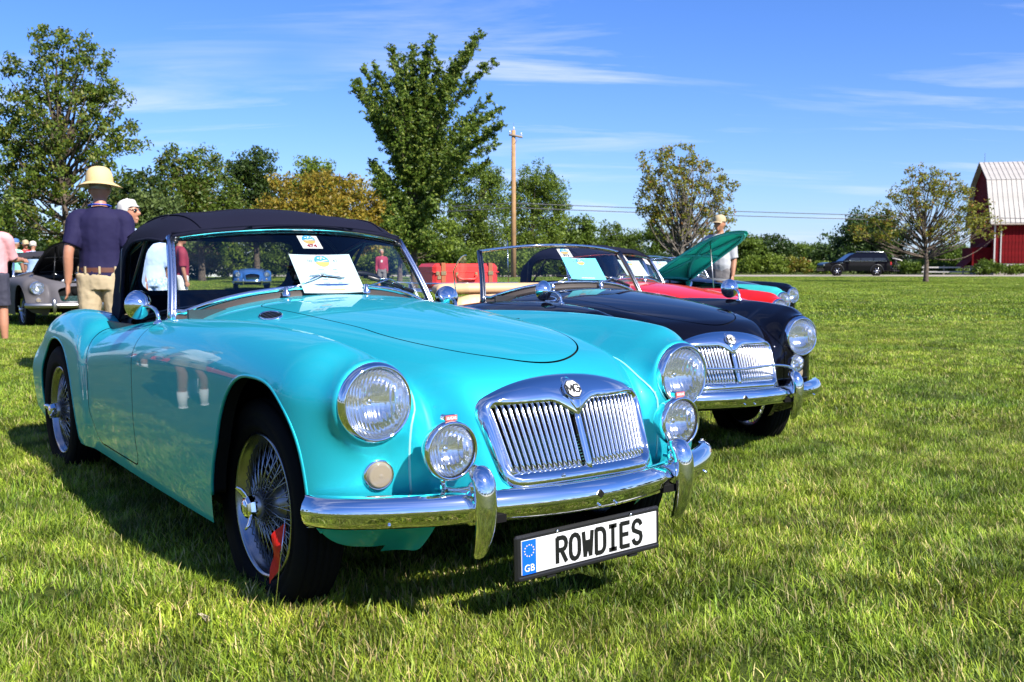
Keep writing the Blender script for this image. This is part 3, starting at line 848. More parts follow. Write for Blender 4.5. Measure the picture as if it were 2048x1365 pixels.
def m_grille_frame():
    rows = []
    def row(yz, off): x = fx(yz[:, 0], yz[:, 1]) + off; return np.stack([x, yz[:, 0], yz[:, 1]], 1)
    o0, o1, o2, o3 = gouter(-.004), gouter(-.006), gouter(.001), gouter(.012)
    s0, s1, s2 = slot(-.008), slot(0.0), slot(.001)
    rows = [row(o0, -.012), row(o1, .004), row(o2, .014), row(o3, .0175)]
    mid = .5 * o3 + .5 * s0; rows += [row(mid, .0165), row(s0, .014), row(s1, .006), row(s2, -.03)]
    b = MB(); b.grid(np.array(rows), 0, True)
    # raised spine over the header and the bead round the badge
    sp = []
    for z in np.linspace(.70, .618, 12): sp.append((float(fx(np.array([0.0]), np.array([z]))[0]) + .0155, 0, z))
    b.tube(sp, [.012] + [.020] * 7 + [.018, .015, .010, .006], 10, sq=(.35, 1.0))
    return b.mesh('grille_frame', MAT['chrome'])
def m_slat(y0, side):
    def make():
        p = []
        zb, zt = .470, .648
        for k in range(9):
            t = k / 8; z = zb + (zt - zb) * t; y = y0 * (1 + .10 * (t - .5)); x = float(fx(np.array([y]), np.array([z]))[0]) - .007
            p.append((x, y, z))
        return MB().tube(p, 0.0052, 10, sq=(2.3, .92), up=(1, 0, 0)).mesh('slat', MAT['slat_metal'])
    return make
def m_grille_bar():
    p = []
    for z in np.linspace(.615, .462, 8): p.append((float(fx(np.array([.0]), np.array([z]))[0]) + .004, .0, z))
    b = MB().tube(p, .011, 8, sq=(.8, 1.0), up=(1, 0, 0)); return b.mesh('centre_bar', MAT['chrome'])
def m_grille_back():
    g = slot(-.02, 48); b = MB(); P = []
    for s_ in (1.0, .5, .02):
        q = np.array([0, .555]) + (g - [0, .555]) * s_; P.append(np.stack([fx(q[:, 0], q[:, 1]) - .09, q[:, 0], q[:, 1]], 1))
    b.grid(np.array(P), 0, True)
    # body-coloured expanded mesh low down behind the bars
    for k in range(11):
        z = .462 + k * .0075
        b.tube([(float(fx(np.array([y]), np.array([z]))[0]) - .05 - .002 * k, y, z) for y in np.linspace(-.235, .235, 7)], .0018, 4, 1)
    return b.mesh('radiator', [MAT['dark_void'], MAT['mesh_teal']])
pmat('mesh_teal', (0.02, 0.10, 0.10), 0.5)
pmat('badge_enamel', (0.80, 0.79, 0.75), 0.3, coat=.6)
# lamps --------------------------------------------------------------------
def m_lamp_rim(R, deep=1.0):
    def make():
        b = MB(); b.lathe([(-.02, R * 1.00), (.0, R * 1.045), (.010, R * 1.06), (.020, R * 1.035), (.028, R * .985), (.031, R * .945), (.027, R * .915), (.020, R * .895), (.012, R * .885)], 40)
        return b.mesh('headlight_rim', MAT['chrome'])
    return make
def m_lamp_refl(R):
    def make():
        b = MB(); b.lathe([(.014, R * .90), (.0, R * .88), (-.02, R * .76), (-.04, R * .55), (-.052, R * .30), (-.057, R * .14), (-.057, .0005)], 36)
        b.ball((-.03, 0, 0), (.018, .013, .013), 10); return b.mesh('reflector', MAT['reflector'])
    return make
def m_lamp_lens(R, bulge=.020):
    def make():
        b = MB(); b.lathe([(.018 + bulge * (1 - (r)**2), R * .90 * r) for r in (1, .92, .8, .65, .5, .35, .2, .08, .005)], 36)
        return b.mesh('lens', MAT['lamp_glass'])
    return make
def m_fog_shell():
    b = MB(); R = .073
    b.lathe([(-.075, .004), (-.072, .022), (-.06, .042), (-.035, .062), (-.012, R * .98), (.0, R * 1.03), (.008, R * 1.06), (.016, R * 1.02), (.021, R * .96), (.016, R * .91)], 36)
    b.box((-.004, 0, .083), (.024, .036, .016), bev=.004)
    b.tube([(-.03, 0, -.066), (-.03, 0, -.10)], .009, 8); b.box((-.03, .0, -.105), (.03, .03, .008)); b.tube([(-.03, 0, -.10), (-.03, 0, -.118)], .006, 6)
    return b.mesh('fog_lamp', MAT['chrome'])
def m_indicator():
    b = MB(); b.lathe([(-.01, .042), (.004, .041), (.010, .037), (.008, .0345)], 28, 1); b.lathe([(.0075, .0345), (.015, .031), (.018, .027), (.0165, .024), (.020, .0195), (.0185, .0165), (.0215, .012), (.020, .009), (.023, .004), (.023, .0005)], 28, 0)
    return b.mesh('turn_signal', [MAT['signal_lens'], MAT['chrome']])
pmat('signal_lens', (0.30, 0.25, 0.185), 0.08, coat=.6, trans=.25)
# bumper -------------------------------------------------------------------
BUMP = [(.412, -.712), (.445, -.700), (.51, -.64), (.575, -.53), (.635, -.38), (.680, -.22), (.703, -.08), (.706, 0)]
def bump_path(n=72):
    pts = [(x, y, 0) for x, y in BUMP] + [(x, -y, 0) for x, y in BUMP[-2::-1]]
    return curve_pts(pts, n)
def bump_x(y):
    p = bump_path(200); return float(np.interp(y, p[:, 1], p[:, 0]))
def m_bumper():
    p = bump_path(); t = np.gradient(p, axis=0); t /= np.linalg.norm(t, axis=1)[:, None]; nrm = np.stack([t[:, 1], -t[:, 0], 0 * t[:, 0]], 1)
    prof = [(-.040, .040), (-.022, .0425), (-.008, .037), (.003, .022), (.008, .006), (.0085, -.002), (.005, -.008), (.003, -.020), (-.004, -.031), (-.018, -.040), (-.034, -.041)]
    rows = []
    for i in range(len(p)):
        k = min(i, len(p) - 1 - i); e = min(1, .35 + k / 3)
        rows.append([p[i] + nrm[i] * d * (1 if d > -.02 else e) + np.array([0, 0, .398 + h]) for d, h in prof])
    b = MB(); b.grid(rows); 
    for i in (0, -1): b.add(rows[i], [list(range(len(prof)))])
    for y, z in ((-.555, .372), (.555, .372), (0, .372), (.06, .37)): b.ball((bump_x(y) + .004, y, z), .0055, 8)
    return b.mesh('bumper', MAT['chrome'])
def m_overrider():
    b = MB(); b.tube(curve_pts([(-.026, 0, .488), (-.004, 0, .495), (.020, 0, .480), (.034, 0, .44), (.036, 0, .395), (.030, 0, .345), (.016, 0, .305), (.0, 0, .280), (-.010, 0, .274)], 26),
           np.interp(np.linspace(0, 1, 26), [0, .06, .14, .3, .5, .75, .92, 1], [.009, .023, .030, .0315, .030, .026, .018, .007]), 18, sq=(.75, 1.0), up=(1, 0, 0))
    b.box((-.025, 0, .40), (.04, .050, .09), bev=.012)
    return b.mesh('overrider', MAT['chrome'])
def m_apron():
    """dark splash apron, added to block sun between wings and bumper, with the irons"""
    b = MB(); ys = np.linspace(-.66, .66, 34); bx_ = np.array([bump_x(y) for y in ys]); sx_ = surf_x(np.abs(ys), np.full(len(ys), .395))
    b.grid([[(float(sx_[i]) - .13, y, .345) for i, y in enumerate(ys)], [(float(bx_[i]) - .032, y, .385) for i, y in enumerate(ys)], [(float(bx_[i]) - .032, y, .362) for i, y in enumerate(ys)], [(float(sx_[i]) - .10, y, .335) for i, y in enumerate(ys)]])
    for s in (-1, 1): b.box((.56, .30 * s, .372), (.22, .05, .02))
    return b.mesh('front_apron', MAT['dark_void'])
# wheel (axis y, outer face at -y) ---------------------------------------------
def m_tyre():
    b = MB(); pr = [(-.045, 0.2050), (-.060, 0.2185), (-.068, 0.2347), (-.0665, 0.2365), (-.071, 0.2491), (-.0695, 0.2509), (-.072, 0.2635), (-.068, 0.2815), (-.058, 0.2950), (-.050, 0.3018), (-.046, 0.2986), (-.043, 0.3031), (-.024, 0.3058), (-.021, 0.3022), (-.018, 0.3060), (-.002, 0.3063), (.0, 0.3026)]
    pr = pr + [(-a, r) for a, r in pr[-2::-1]]
    b.lathe(pr, 56, axis='y'); return b.mesh('tyre', MAT['rubber'])
def m_rim():
    b = MB(); pr = [(-.050, .208), (-.056, .206), (-.056, .199), (-.048, .193), (-.036, .190), (-.030, .180), (.0, .176), (.03, .180), (.05, .205)]
    b.lathe(pr, 56, axis='y')
    return b.mesh('rim', MAT['spoke_metal'])
def m_spokes():
    b = MB(); rng = random.Random(4)
    for k in range(24):
        a = 2 * PI * k / 24
        for (yo, ro, da, yh, rh) in ((-.030, .182, .42, -.062, .034), (-.012, .178, -.36, .0, .052)):
            for sg in (1, -1):
                a0 = a + (0 if sg > 0 else PI / 24); a1 = a0 + da * sg
                b.tube([(rh * math.cos(a1), yh, rh * math.sin(a1)), (ro * math.cos(a0), yo, ro * math.sin(a0))], .0019, 5)
    return b.mesh('spokes', MAT['spoke_metal'])
def m_hub():
    b = MB(); b.lathe([(-.085, .024), (-.080, .034), (-.060, .036), (-.045, .030), (.0, .036), (.006, .060), (.03, .062), (.04, .02)], 28, axis='y')
    b.lathe([(.012, .05), (.014, .122), (.024, .126), (.030, .165), (.040, .165)], 36, axis='y', mi=1); b.lathe([(.050, .168), (.052, .02)], 36, axis='y', mi=1)  # dark brake drum; oversized backing disc added to darken the wheel's inner side
    return b.mesh('hub', [MAT['dull_metal'], MAT['dark_void']])
def m_spinner():
    b = MB(); b.lathe([(-.110, .0005), (-.109, .014), (-.105, .026), (-.098, .034), (-.086, .037), (-.078, .035)], 8, axis='y', smooth=False)
    b.lathe([(-.112, .0005), (-.1105, .016), (-.107, .021)], 20, axis='y')
    for sg in (-1, 1):
        b.tube([(.020 * sg, -.092, 0), (.040 * sg, -.098, .0), (.054 * sg, -.106, 0), (.063 * sg, -.116, 0)], [.015, .013, .012, .007], 8, sq=(.45, 1.1), up=(0, 1, 0))
    return b.mesh('knock_off_nut', MAT['chrome'])
# windscreen ---------------------------------------------------------------
def ws_base(s): 
    y = .560 * s; x = -.845 - .19 * abs(s)**2.0; return np.array([x, y, float(surf_z(x, abs(y))[0])])
def ws_top(s):
    y = .498 * s; return np.array([-1.115 - .115 * s * s, y, 1.150 - .040 * abs(s)**2.2])
def ws_pt(s, t): 
    a, b = ws_base(s), ws_top(s); p = a + (b - a) * t; p[0] += .015 * math.sin(PI * t); return p
import functools
ws_base = functools.lru_cache(None)(ws_base)
WS = np.linspace(-1, 1, 33)
def m_glass_ws():
    return MB().grid([[ws_pt(s, t) + [-.004, 0, 0] for s in WS] for t in np.linspace(.05, 1, 7)]).mesh('windscreen_glass', MAT['windscreen_glass'])
def m_ws_frame():
    b = MB(); b.tube([ws_pt(s, 1.0) + [0, 0, .004] for s in WS], .0095, 8, sq=(.9, 1.1))
    b.tube([ws_pt(s, .085) + [.006, 0, .004] for s in WS], .0135, 8, sq=(1.2, .6), up=(.5, 0, 1))
    return b.mesh('windscreen_frame', MAT['chrome'])
def m_post(side):
    def make():
        b = MB(); p = [ws_pt(side, t) + np.array([0, .010 * side, 0]) for t in np.linspace(-.03, 1.015, 9)]
        b.tube(p, np.linspace(.019, .0165, 9), 10, sq=(.62, 1.15), up=(0, 1, 0)); b.tube([q + [.016, -.012 * side, 0] for q in p], .006, 6)
        b.tube([ws_pt(side, 0.0) + [0, .01 * side, .0], ws_pt(side, 0.05) + [0, .012 * side, -.02]], .02, 8)
        return b.mesh('windscreen_post', MAT['brushed_post'])
    return make
pmat('brushed_post', (0.55, 0.60, 0.72), 0.22, 1.0)
def m_ws_seal():
    b = MB(); b.grid([[ws_base(s) + [.020, 0, -.004] for s in WS], [ws_pt(s, .03) + [.019, 0, .004] for s in WS], [ws_pt(s, .055) + [.012, 0, .006] for s in WS]])
    return b.mesh('windscreen_seal', MAT['seal'])
pmat('seal', (0.035, 0.026, 0.022), 0.6)
def m_wiper(side):
    """pivot near (x,y); arm and blade lie along the glass"""
    def make():
        b = MB(); s0 = -.36 if side < 0 else .22; s1, t1 = s0 + .30, .24
        p0 = ws_base(s0) + [.035, 0, .006]; b.lathe([(0, .016), (.012, .015), (.018, .009), (.034, .008), (.036, .001)], 14, axis='z', c=p0)
        out = np.array([.022, 0, .012]); a = ws_pt(s1, t1) + out * 1.2
        b.tube(curve_pts([p0 + [0, 0, .026], p0 + [-.02, .05, .034], (p0 + a) / 2 + [0.005, 0, .012], a], 10), .0032, 6)
        c0 = ws_pt(s1 - .20, t1 + .005) + out * .75; c1 = ws_pt(s1 + .26, t1 - .06) + out * .75
        b.tube([c0, (c0 + c1) / 2 + [.004, 0, .002], c1], .0062, 6, 1, sq=(1.4, .6)); 
        for f in (.25, .5, .75): b.tube([c0 + (c1 - c0) * f, c0 + (c1 - c0) * f + [.012, 0, .006]], .003, 5)
        b.tube([c0 + (c1 - c0) * .22 + [.012, 0, .006], a, c0 + (c1 - c0) * .78 + [.012, 0, .006]], .0026, 5)
        return b.mesh('wiper', [MAT['bright_metal'], MAT['black_trim']])
    return make
# soft top -----------------------------------------------------------------
HX = [-1.10, -1.13, -1.22, -1.35, -1.50, -1.64, -1.74, -1.80, -1.85, -1.93, -2.02, -2.11, -2.19, -2.25, -2.30]
HZC = spl([-1.10, -1.22, -1.35, -1.50, -1.64, -1.80, -1.93, -2.02, -2.11, -2.19, -2.30], [1.166, 1.212, 1.236, 1.248, 1.248, 1.226, 1.172, 1.110, 1.02, .92, .775])
HZS = spl([-1.10, -1.22, -1.35, -1.50, -1.64, -1.80, -1.93, -2.02, -2.11, -2.19, -2.30], [1.125, 1.150, 1.166, 1.172, 1.170, 1.145, 1.085, 1.02, .93, .85, .765])
def hood_section(x):
    zc, zs = float(HZC(x)), float(HZS(x)); zb = float(np.interp(-x, [1.10, 1.35, 1.60, 1.70, 1.76, 1.82, 1.86, 2.3], [1.102, 1.112, 1.108, 1.085, 1.03, .86, .765, .745]))
    bow = .125 * np.clip((x + 1.60) / .5, 0, 1)**1.5
    pts = [(0, zc), (.16, zc - .006), (.30, zc - .022), (.40, (zc + zs) / 2 - .004 + .01), (.465, zs + .012), (.497, zs - .012), (.512, zs - (zs - zb) * .35), (.525, zs - (zs - zb) * .7), (.53, zb)]
    rear = np.clip((-x - 2.0) / .3, 0, 1); out = []
    for y, z in pts:
        w = 1 - .06 * rear; xx = x - bow * (y / .5)**2 + .55 * rear * (.0 + (y / .53)**4) * .45
        out.append((xx, y * w, max(z, .74)))
    return curve_pts(out, 15)
def hood_pf():
    half = np.array([hood_section(x) for x in HX]); full = np.concatenate([half[:, ::-1] * [1, 1, 1], (half * [1, -1, 1])[:, 1:]], 1)
    a, b = full.shape[:2]
    # refine along the length
    dense = np.array([curve_pts(full[:, j], 60) for j in range(b)]).transpose(1, 0, 2); a = 60
    wob = .0035 * np.sin(dense[..., 0] * 21 + dense[..., 1] * 9) * np.clip((1.2 - dense[..., 2]) * 6, 0, 1) * np.clip((-1.5 - dense[..., 0]) * 4, 0, 1)
    dense[..., 1] += wob * np.sign(dense[..., 1]); dense[..., 0] += wob
    F = [[i * b + j, i * b + j + 1, (i + 1) * b + j + 1, (i + 1) * b + j] for i in range(a - 1) for j in range(b - 1)]
    return dense.reshape(-1, 3), F
def hood_window(x, y, z):
    d = np.sqrt(np.maximum(np.abs(y) - .300, 0)**2 + np.maximum(np.abs(z - 1.005) - .06, 0)**2) - .055
    return np.where(x < -1.9, d, .3)
def m_hood():
    P, Fc = hood_pf(); P, Fc = clip(P, Fc, hood_window)
    b = MB(); b.add(P, Fc)
    # front header flap, cant-rail binding and seams
    fr = [hood_section(-1.10)[k] for k in range(15)]; fr = np.array([p * [1, -1, 1] for p in fr[::-1]] + fr[1:])
    lip = [ws_pt(s, 1.0) for s in np.linspace(1, -1, 29)]
    b.grid([fr[::-1] if fr[0][1] < 0 else fr, np.array(lip) + [.012, 0, .018], np.array(lip) + [.014, 0, .005], np.array(lip) + [-.01, 0, .0]])
    b.tube(np.array(lip) + [.006, 0, .022], .006, 6)
    for sgn in (-1, 1):
        ed = np.array([hood_section(x)[-1] * [1, sgn, 1] for x in HX[:11]]); b.tube(curve_pts(ed, 40), .007, 6)
        s_ = np.array([hood_section(x)[10] * [1, sgn, 1] + [0, .002 * sgn, .002] for x in HX[:8]]); b.tube(curve_pts(s_, 24), .0035, 5)
    s_ = hood_section(-1.50); b.tube(np.array([q * [1, -1, 1] for q in s_[:12][::-1]] + [q for q in s_[1:12]]) + [0, 0, .001], .003, 5)
    me = b.mesh('soft_top', MAT['hood_cloth']); return me
def m_hood_window():
    P, Fc = hood_pf(); P, Fc = clip(P, Fc, lambda x, y, z: .02 - hood_window(x, y, z)); P = P + [.006, 0, -.002]
    b = MB(); b.add(P, Fc); return b.mesh('rear_window', MAT['plastic_window'])
def m_hood_frame():
    b = MB()
    for x in (-1.5, -1.85):
        s_ = hood_section(x)[:13]; b.tube(np.array([q * [1, -1, 1] for q in s_[::-1]] + [q for q in s_[1:]]) + [0, 0, -.018], .009, 6)
    for s in (-1, 1):
        b.tube([(-1.20, .49 * s, 1.10), (-1.55, .50 * s, 1.12), (-1.80, .50 * s, 1.06), (-1.86, .50 * s, .80)], .011, 6)
        b.tube([(-1.5, .50 * s, 1.15), (-1.84, .50 * s, .84)], .009, 6)
    return b.mesh('soft_top_frame', MAT['black_trim'])
# cabin --------------------------------------------------------------------
def m_tub():
    b = MB()
    b.box((-1.42, 0, .36), (1.1, 1.12, .02)); b.box((-.90, 0, .60), (.02, 1.1, .50)); b.box((-1.96, 0, .58), (.02, 1.1, .42))
    for s in (-1, 1): b.box((-1.45, .575 * s, .57), (1.05, .02, .40))
    b.box((-1.4, 0, .42), (1.0, .22, .14), bev=.03)
    return b.mesh('cockpit_lining', MAT['black_leather'])
def m_dash():
    b = MB(); P = []
    for (dx, z) in ((.02, .835), (-.02, .845), (-.06, .83), (-.07, .79), (-.055, .70), (-.03, .66)):
        P.append([(-1.0 + dx - .04 * abs(y / .5)**2, y, z - .10 * abs(y / .5)**2.2) for y in np.linspace(-.52, .52, 15)])
    b.grid(P)
    for y in (.20, .42, .02, -.12): b.lathe([(-.005, .045 if y > .1 else .03), (.004, .04 if y > .1 else .027), (.004, .0005)], 18, 1, axis='x', c=(-1.075, y, .75))
    return b.mesh('dashboard', [MAT['black_leather'], MAT['black_trim']])
def m_steer():
    b = MB(); n = 36; c = np.array([-1.30, .29, .795]); ax = np.array([-.88, 0, .47]); u = np.array([0, 1, 0]); w = np.cross(ax, u)
    b.ring([c + .205 * (math.cos(2 * PI * k / n) * u + math.sin(2 * PI * k / n) * w) for k in range(n)], .0115, 8)
    for k in range(3):
        a = PI / 2 + 2 * PI * k / 3; d = math.cos(a) * u + math.sin(a) * w
        for o in (-.008, 0, .008): b.tube([c + d * .03 + o * np.cross(ax, d), c + d * .2 + o * np.cross(ax, d)], .0022, 5, 1)
    b.ball(c, .035, 10); b.tube([c, c - ax * .35], .018, 8)
    return b.mesh('steering_wheel', [MAT['black_trim'], MAT['bright_metal']])
def m_seat():
    """cushion and pleated back, at y = 0"""
    b = MB()
    P = []
    for k in range(25):
        v = -.20 + .40 * k / 24; pl = .007 * abs(math.sin(PI * (k / 24) * 9)) if abs(v) < .17 else 0
        e = 1 - abs(v / .205)**6
        P.append([(-1.73 - dx * .0 + q[0] * e + pl, v, q[1]) for q, dx in (((.0, .46), 0), ((.055, .50), 0), ((.060, .60), 0), ((.045, .70), 0), ((.03, .765), 0), ((.0, .785 * (1 - .08 * abs(v / .2)**3)), 0), ((-.05, .77), 0), ((-.06, .6), 0)) for _ in (0,)])
    b.grid(P); b.box((-1.52, 0, .47), (.42, .42, .12), bev=.04)
    return b.mesh('seat', MAT['black_leather'])
def m_cockpit_rail():
    def zz(x, y): return float(surf_z(x, y)[0])
    p = []
    for k in range(31):
        a = -PI / 2 + PI * k / 30; y = .515 * np.sign(math.sin(a)) * abs(math.sin(a))**.5; x = -1.72 - .255 * abs(math.cos(a))**.55
        p.append((x, y, zz(x, abs(y)) - .002))
    p = [(-1.12, -.525, zz(-1.12, .525)), (-1.4, -.525, zz(-1.4, .525))] + p + [(-1.4, .525, zz(-1.4, .525)), (-1.12, .525, zz(-1.12, .525))]
    return MB().tube(curve_pts(p, 80), .020, 8, sq=(.7, 1.2), up=(0, 0, 1)).mesh('cockpit_rail', MAT['black_leather'])
def m_mirror():
    """round wing mirror on a curved chrome stalk; base at the origin, faces backwards (-x)"""
    b = MB(); b.lathe([(0, .018), (.006, .017), (.010, .010), (.018, .008)], 14, axis='z')
    b.tube(curve_pts([(0, 0, .012), (-.006, 0, .036), (-.035, .0, .056), (-.095, 0, .060)], 12), np.linspace(.0075, .005, 12), 8)
    b.lathe([(-.034, .052), (-.030, .054), (-.022, .051), (-.008, .038), (.004, .021), (.011, .008), (.013, .0005)], 26, axis='x', c=(-.105, 0, .064))
    b.lathe([(-.033, .0515), (-.032, .0005)], 26, 1, axis='x', c=(-.105, 0, .064))
    return b.mesh('wing_mirror', [MAT['chrome'], MAT['reflector']])
def m_vent(side):
    def make():
        b = MB(); n = 30; cx, cy = -.50, .405; P = []; ctr = np.array([cx, cy, float(surf_z(cx, cy)[0])]); nn = surf_n(ctr)
        u = np.array([1, .12, 0]); u -= nn * (u @ nn); u /= np.linalg.norm(u); w = np.cross(nn, u)
        for (f, h) in ((1.0, -.001), (1.0, .004), (.90, .006), (.86, .003), (.84, .0015), (.02, .0015)):
            q = [ctr + f * (.078 * math.cos(2 * PI * k / n) * u + .034 * math.sin(2 * PI * k / n) * w) for k in range(n)]
            q = project(F_body, np.array(q), 3); P.append(q + nn * h)
        P = np.array(P) * [1, side, 1]; b.grid(P[:4], 1, True); b.grid(P[3:], 0, True)
        for d in (-.45, -.15, .15, .45):
            L_ = .078 * .82 * math.sqrt(1 - (d * 1.1)**2); c = ctr + w * .034 * d * 1.6 * .75
            q = project(F_body, np.array([c - u * L_, c, c + u * L_]), 3) + nn * .003; b.tube(q * [1, side, 1], .0013, 4, 0)
        return b.mesh('air_vent', [MAT['black_trim'], MAT['chrome']])
    return make
def octagon(r): return [(r * math.cos(PI / 8 + k * PI / 4), r * math.sin(PI / 8 + k * PI / 4)) for k in range(8)]
def m_octagon(R):
    def make():
        b = MB(); o = octagon(R); i = octagon(R * .86); i2 = octagon(R * .78)
        for (poly, z0, z1, mi) in ((o, 0, .004, 1), (i, .004, .0055, 2), (i2, .0055, .0065, 0)):
            v = [(x, y, z0) for x, y in poly] + [(x, y, z1) for x, y in poly]
            b.add(v, [list(range(8, 16))] + [(k, (k + 1) % 8, 8 + (k + 1) % 8, 8 + k) for k in range(8)], mi, False)
        return b.mesh('octagon_badge', [MAT['badge_enamel'], MAT['chrome'], MAT['ink_black']])
    return make
def frame_M(o, nrm, up=(0, 0, 1)):
    """matrix whose z is nrm and y close to up, at o (x to the right seen from the front)"""
    n = Vector(nrm).normalized(); u = Vector(up); u = (u - n * u.dot(n)).normalized(); r = u.cross(n)
    return Matrix(((r.x, u.x, n.x, o[0]), (r.y, u.y, n.y, o[1]), (r.z, u.z, n.z, o[2]), (0, 0, 0, 1)))
def badge(parent, M, R=.030, name='octagon_badge'):
    o = part(name, cm('oct%.3f' % R, m_octagon(R)), parent); o.matrix_local = M
    k = 'mg%.3f' % R
    def mk():
        b = MB(); strokes(b, GLYPH['M'], -.64 * R, -.36 * R, .56 * R, .72 * R, .15 * R, .006, .0074); strokes(b, GLYPH['G'], .06 * R, -.36 * R, .56 * R, .72 * R, .15 * R, .006, .0074)
        return b.mesh('letters', MAT['ink_black'])
    link('letters', cm(k, mk), o)
    return o
def strokes(b, polys, ox, oy, W, H, w, z0, z1, mi=0):
    """flat lettering drawn with a pen of width w: polylines in the unit square"""
    for pl in polys:
        p = [np.array([ox + x * W, oy + y * H]) for x, y in pl]
        for i in range(len(p) - 1):
            d = p[i + 1] - p[i]
            if np.linalg.norm(d) < 1e-6: continue
            d = d / np.linalg.norm(d); n = np.array([-d[1], d[0]]) * w / 2; e0 = d * (w * .5 if i == 0 and False else w * .18)
            q = [p[i] - n - e0, p[i + 1] - n + e0, p[i + 1] + n + e0, p[i] + n - e0]; v = [(*c, z0) for c in q] + [(*c, z1 + .00002 * i) for c in q]
            b.add(v, [(4, 5, 6, 7), (0, 1, 5, 4), (1, 2, 6, 5), (2, 3, 7, 6), (3, 0, 4, 7)], mi, False)
    return b
def arc(cx, cy, rx, ry, a0, a1, n=7): return [(cx + rx * math.cos(rad(a)), cy + ry * math.sin(rad(a))) for a in np.linspace(a0, a1, n)]
GLYPH = {'R': [[(0, 0), (0, 1), (.6, 1)] + arc(.6, .75, .4, .25, 90, -90) + [(.05, .5)], [(.45, .5), (1, 0)]],
         'O': [[(0, .3), (0, .7)] + arc(.5, .7, .5, .3, 180, 0) + arc(.5, .3, .5, .3, 0, -180)], 'W': [[(0, 1), (.18, 0), (.5, .62), (.82, 0), (1, 1)]],
         'D': [[(0, 0), (0, 1), (.5, 1)] + arc(.5, .7, .5, .3, 90, 0) + arc(.5, .3, .5, .3, 0, -90) + [(0, 0)]], 'I': [[(.5, 0), (.5, 1)], [(.1, 1), (.9, 1)], [(.1, 0), (.9, 0)]],
         'E': [[(1, 1), (0, 1), (0, 0), (1, 0)], [(0, .52), (.85, .52)]], 'S': [arc(.5, .74, .5, .26, 15, 180) + [(.08, .60), (.92, .42)] + arc(.5, .26, .5, .26, 0, -165)],
         'M': [[(0, 0), (0, 1), (.5, .25), (1, 1), (1, 0)]], 'G': [[(1, .78), (.74, 1), (.26, 1), (0, .74), (0, .26), (.26, 0), (.74, 0), (1, .26), (1, .52), (.55, .52)]]}
def _txt(text, size, mat, bold=0.0, sx=1.0, align='CENTER'):
    o = font_obj('letters', text, size, MAT[mat], None, Matrix.Identity(4), .0004, align, bold, sx); me = o.data; bpy.data.objects.remove(o); return me
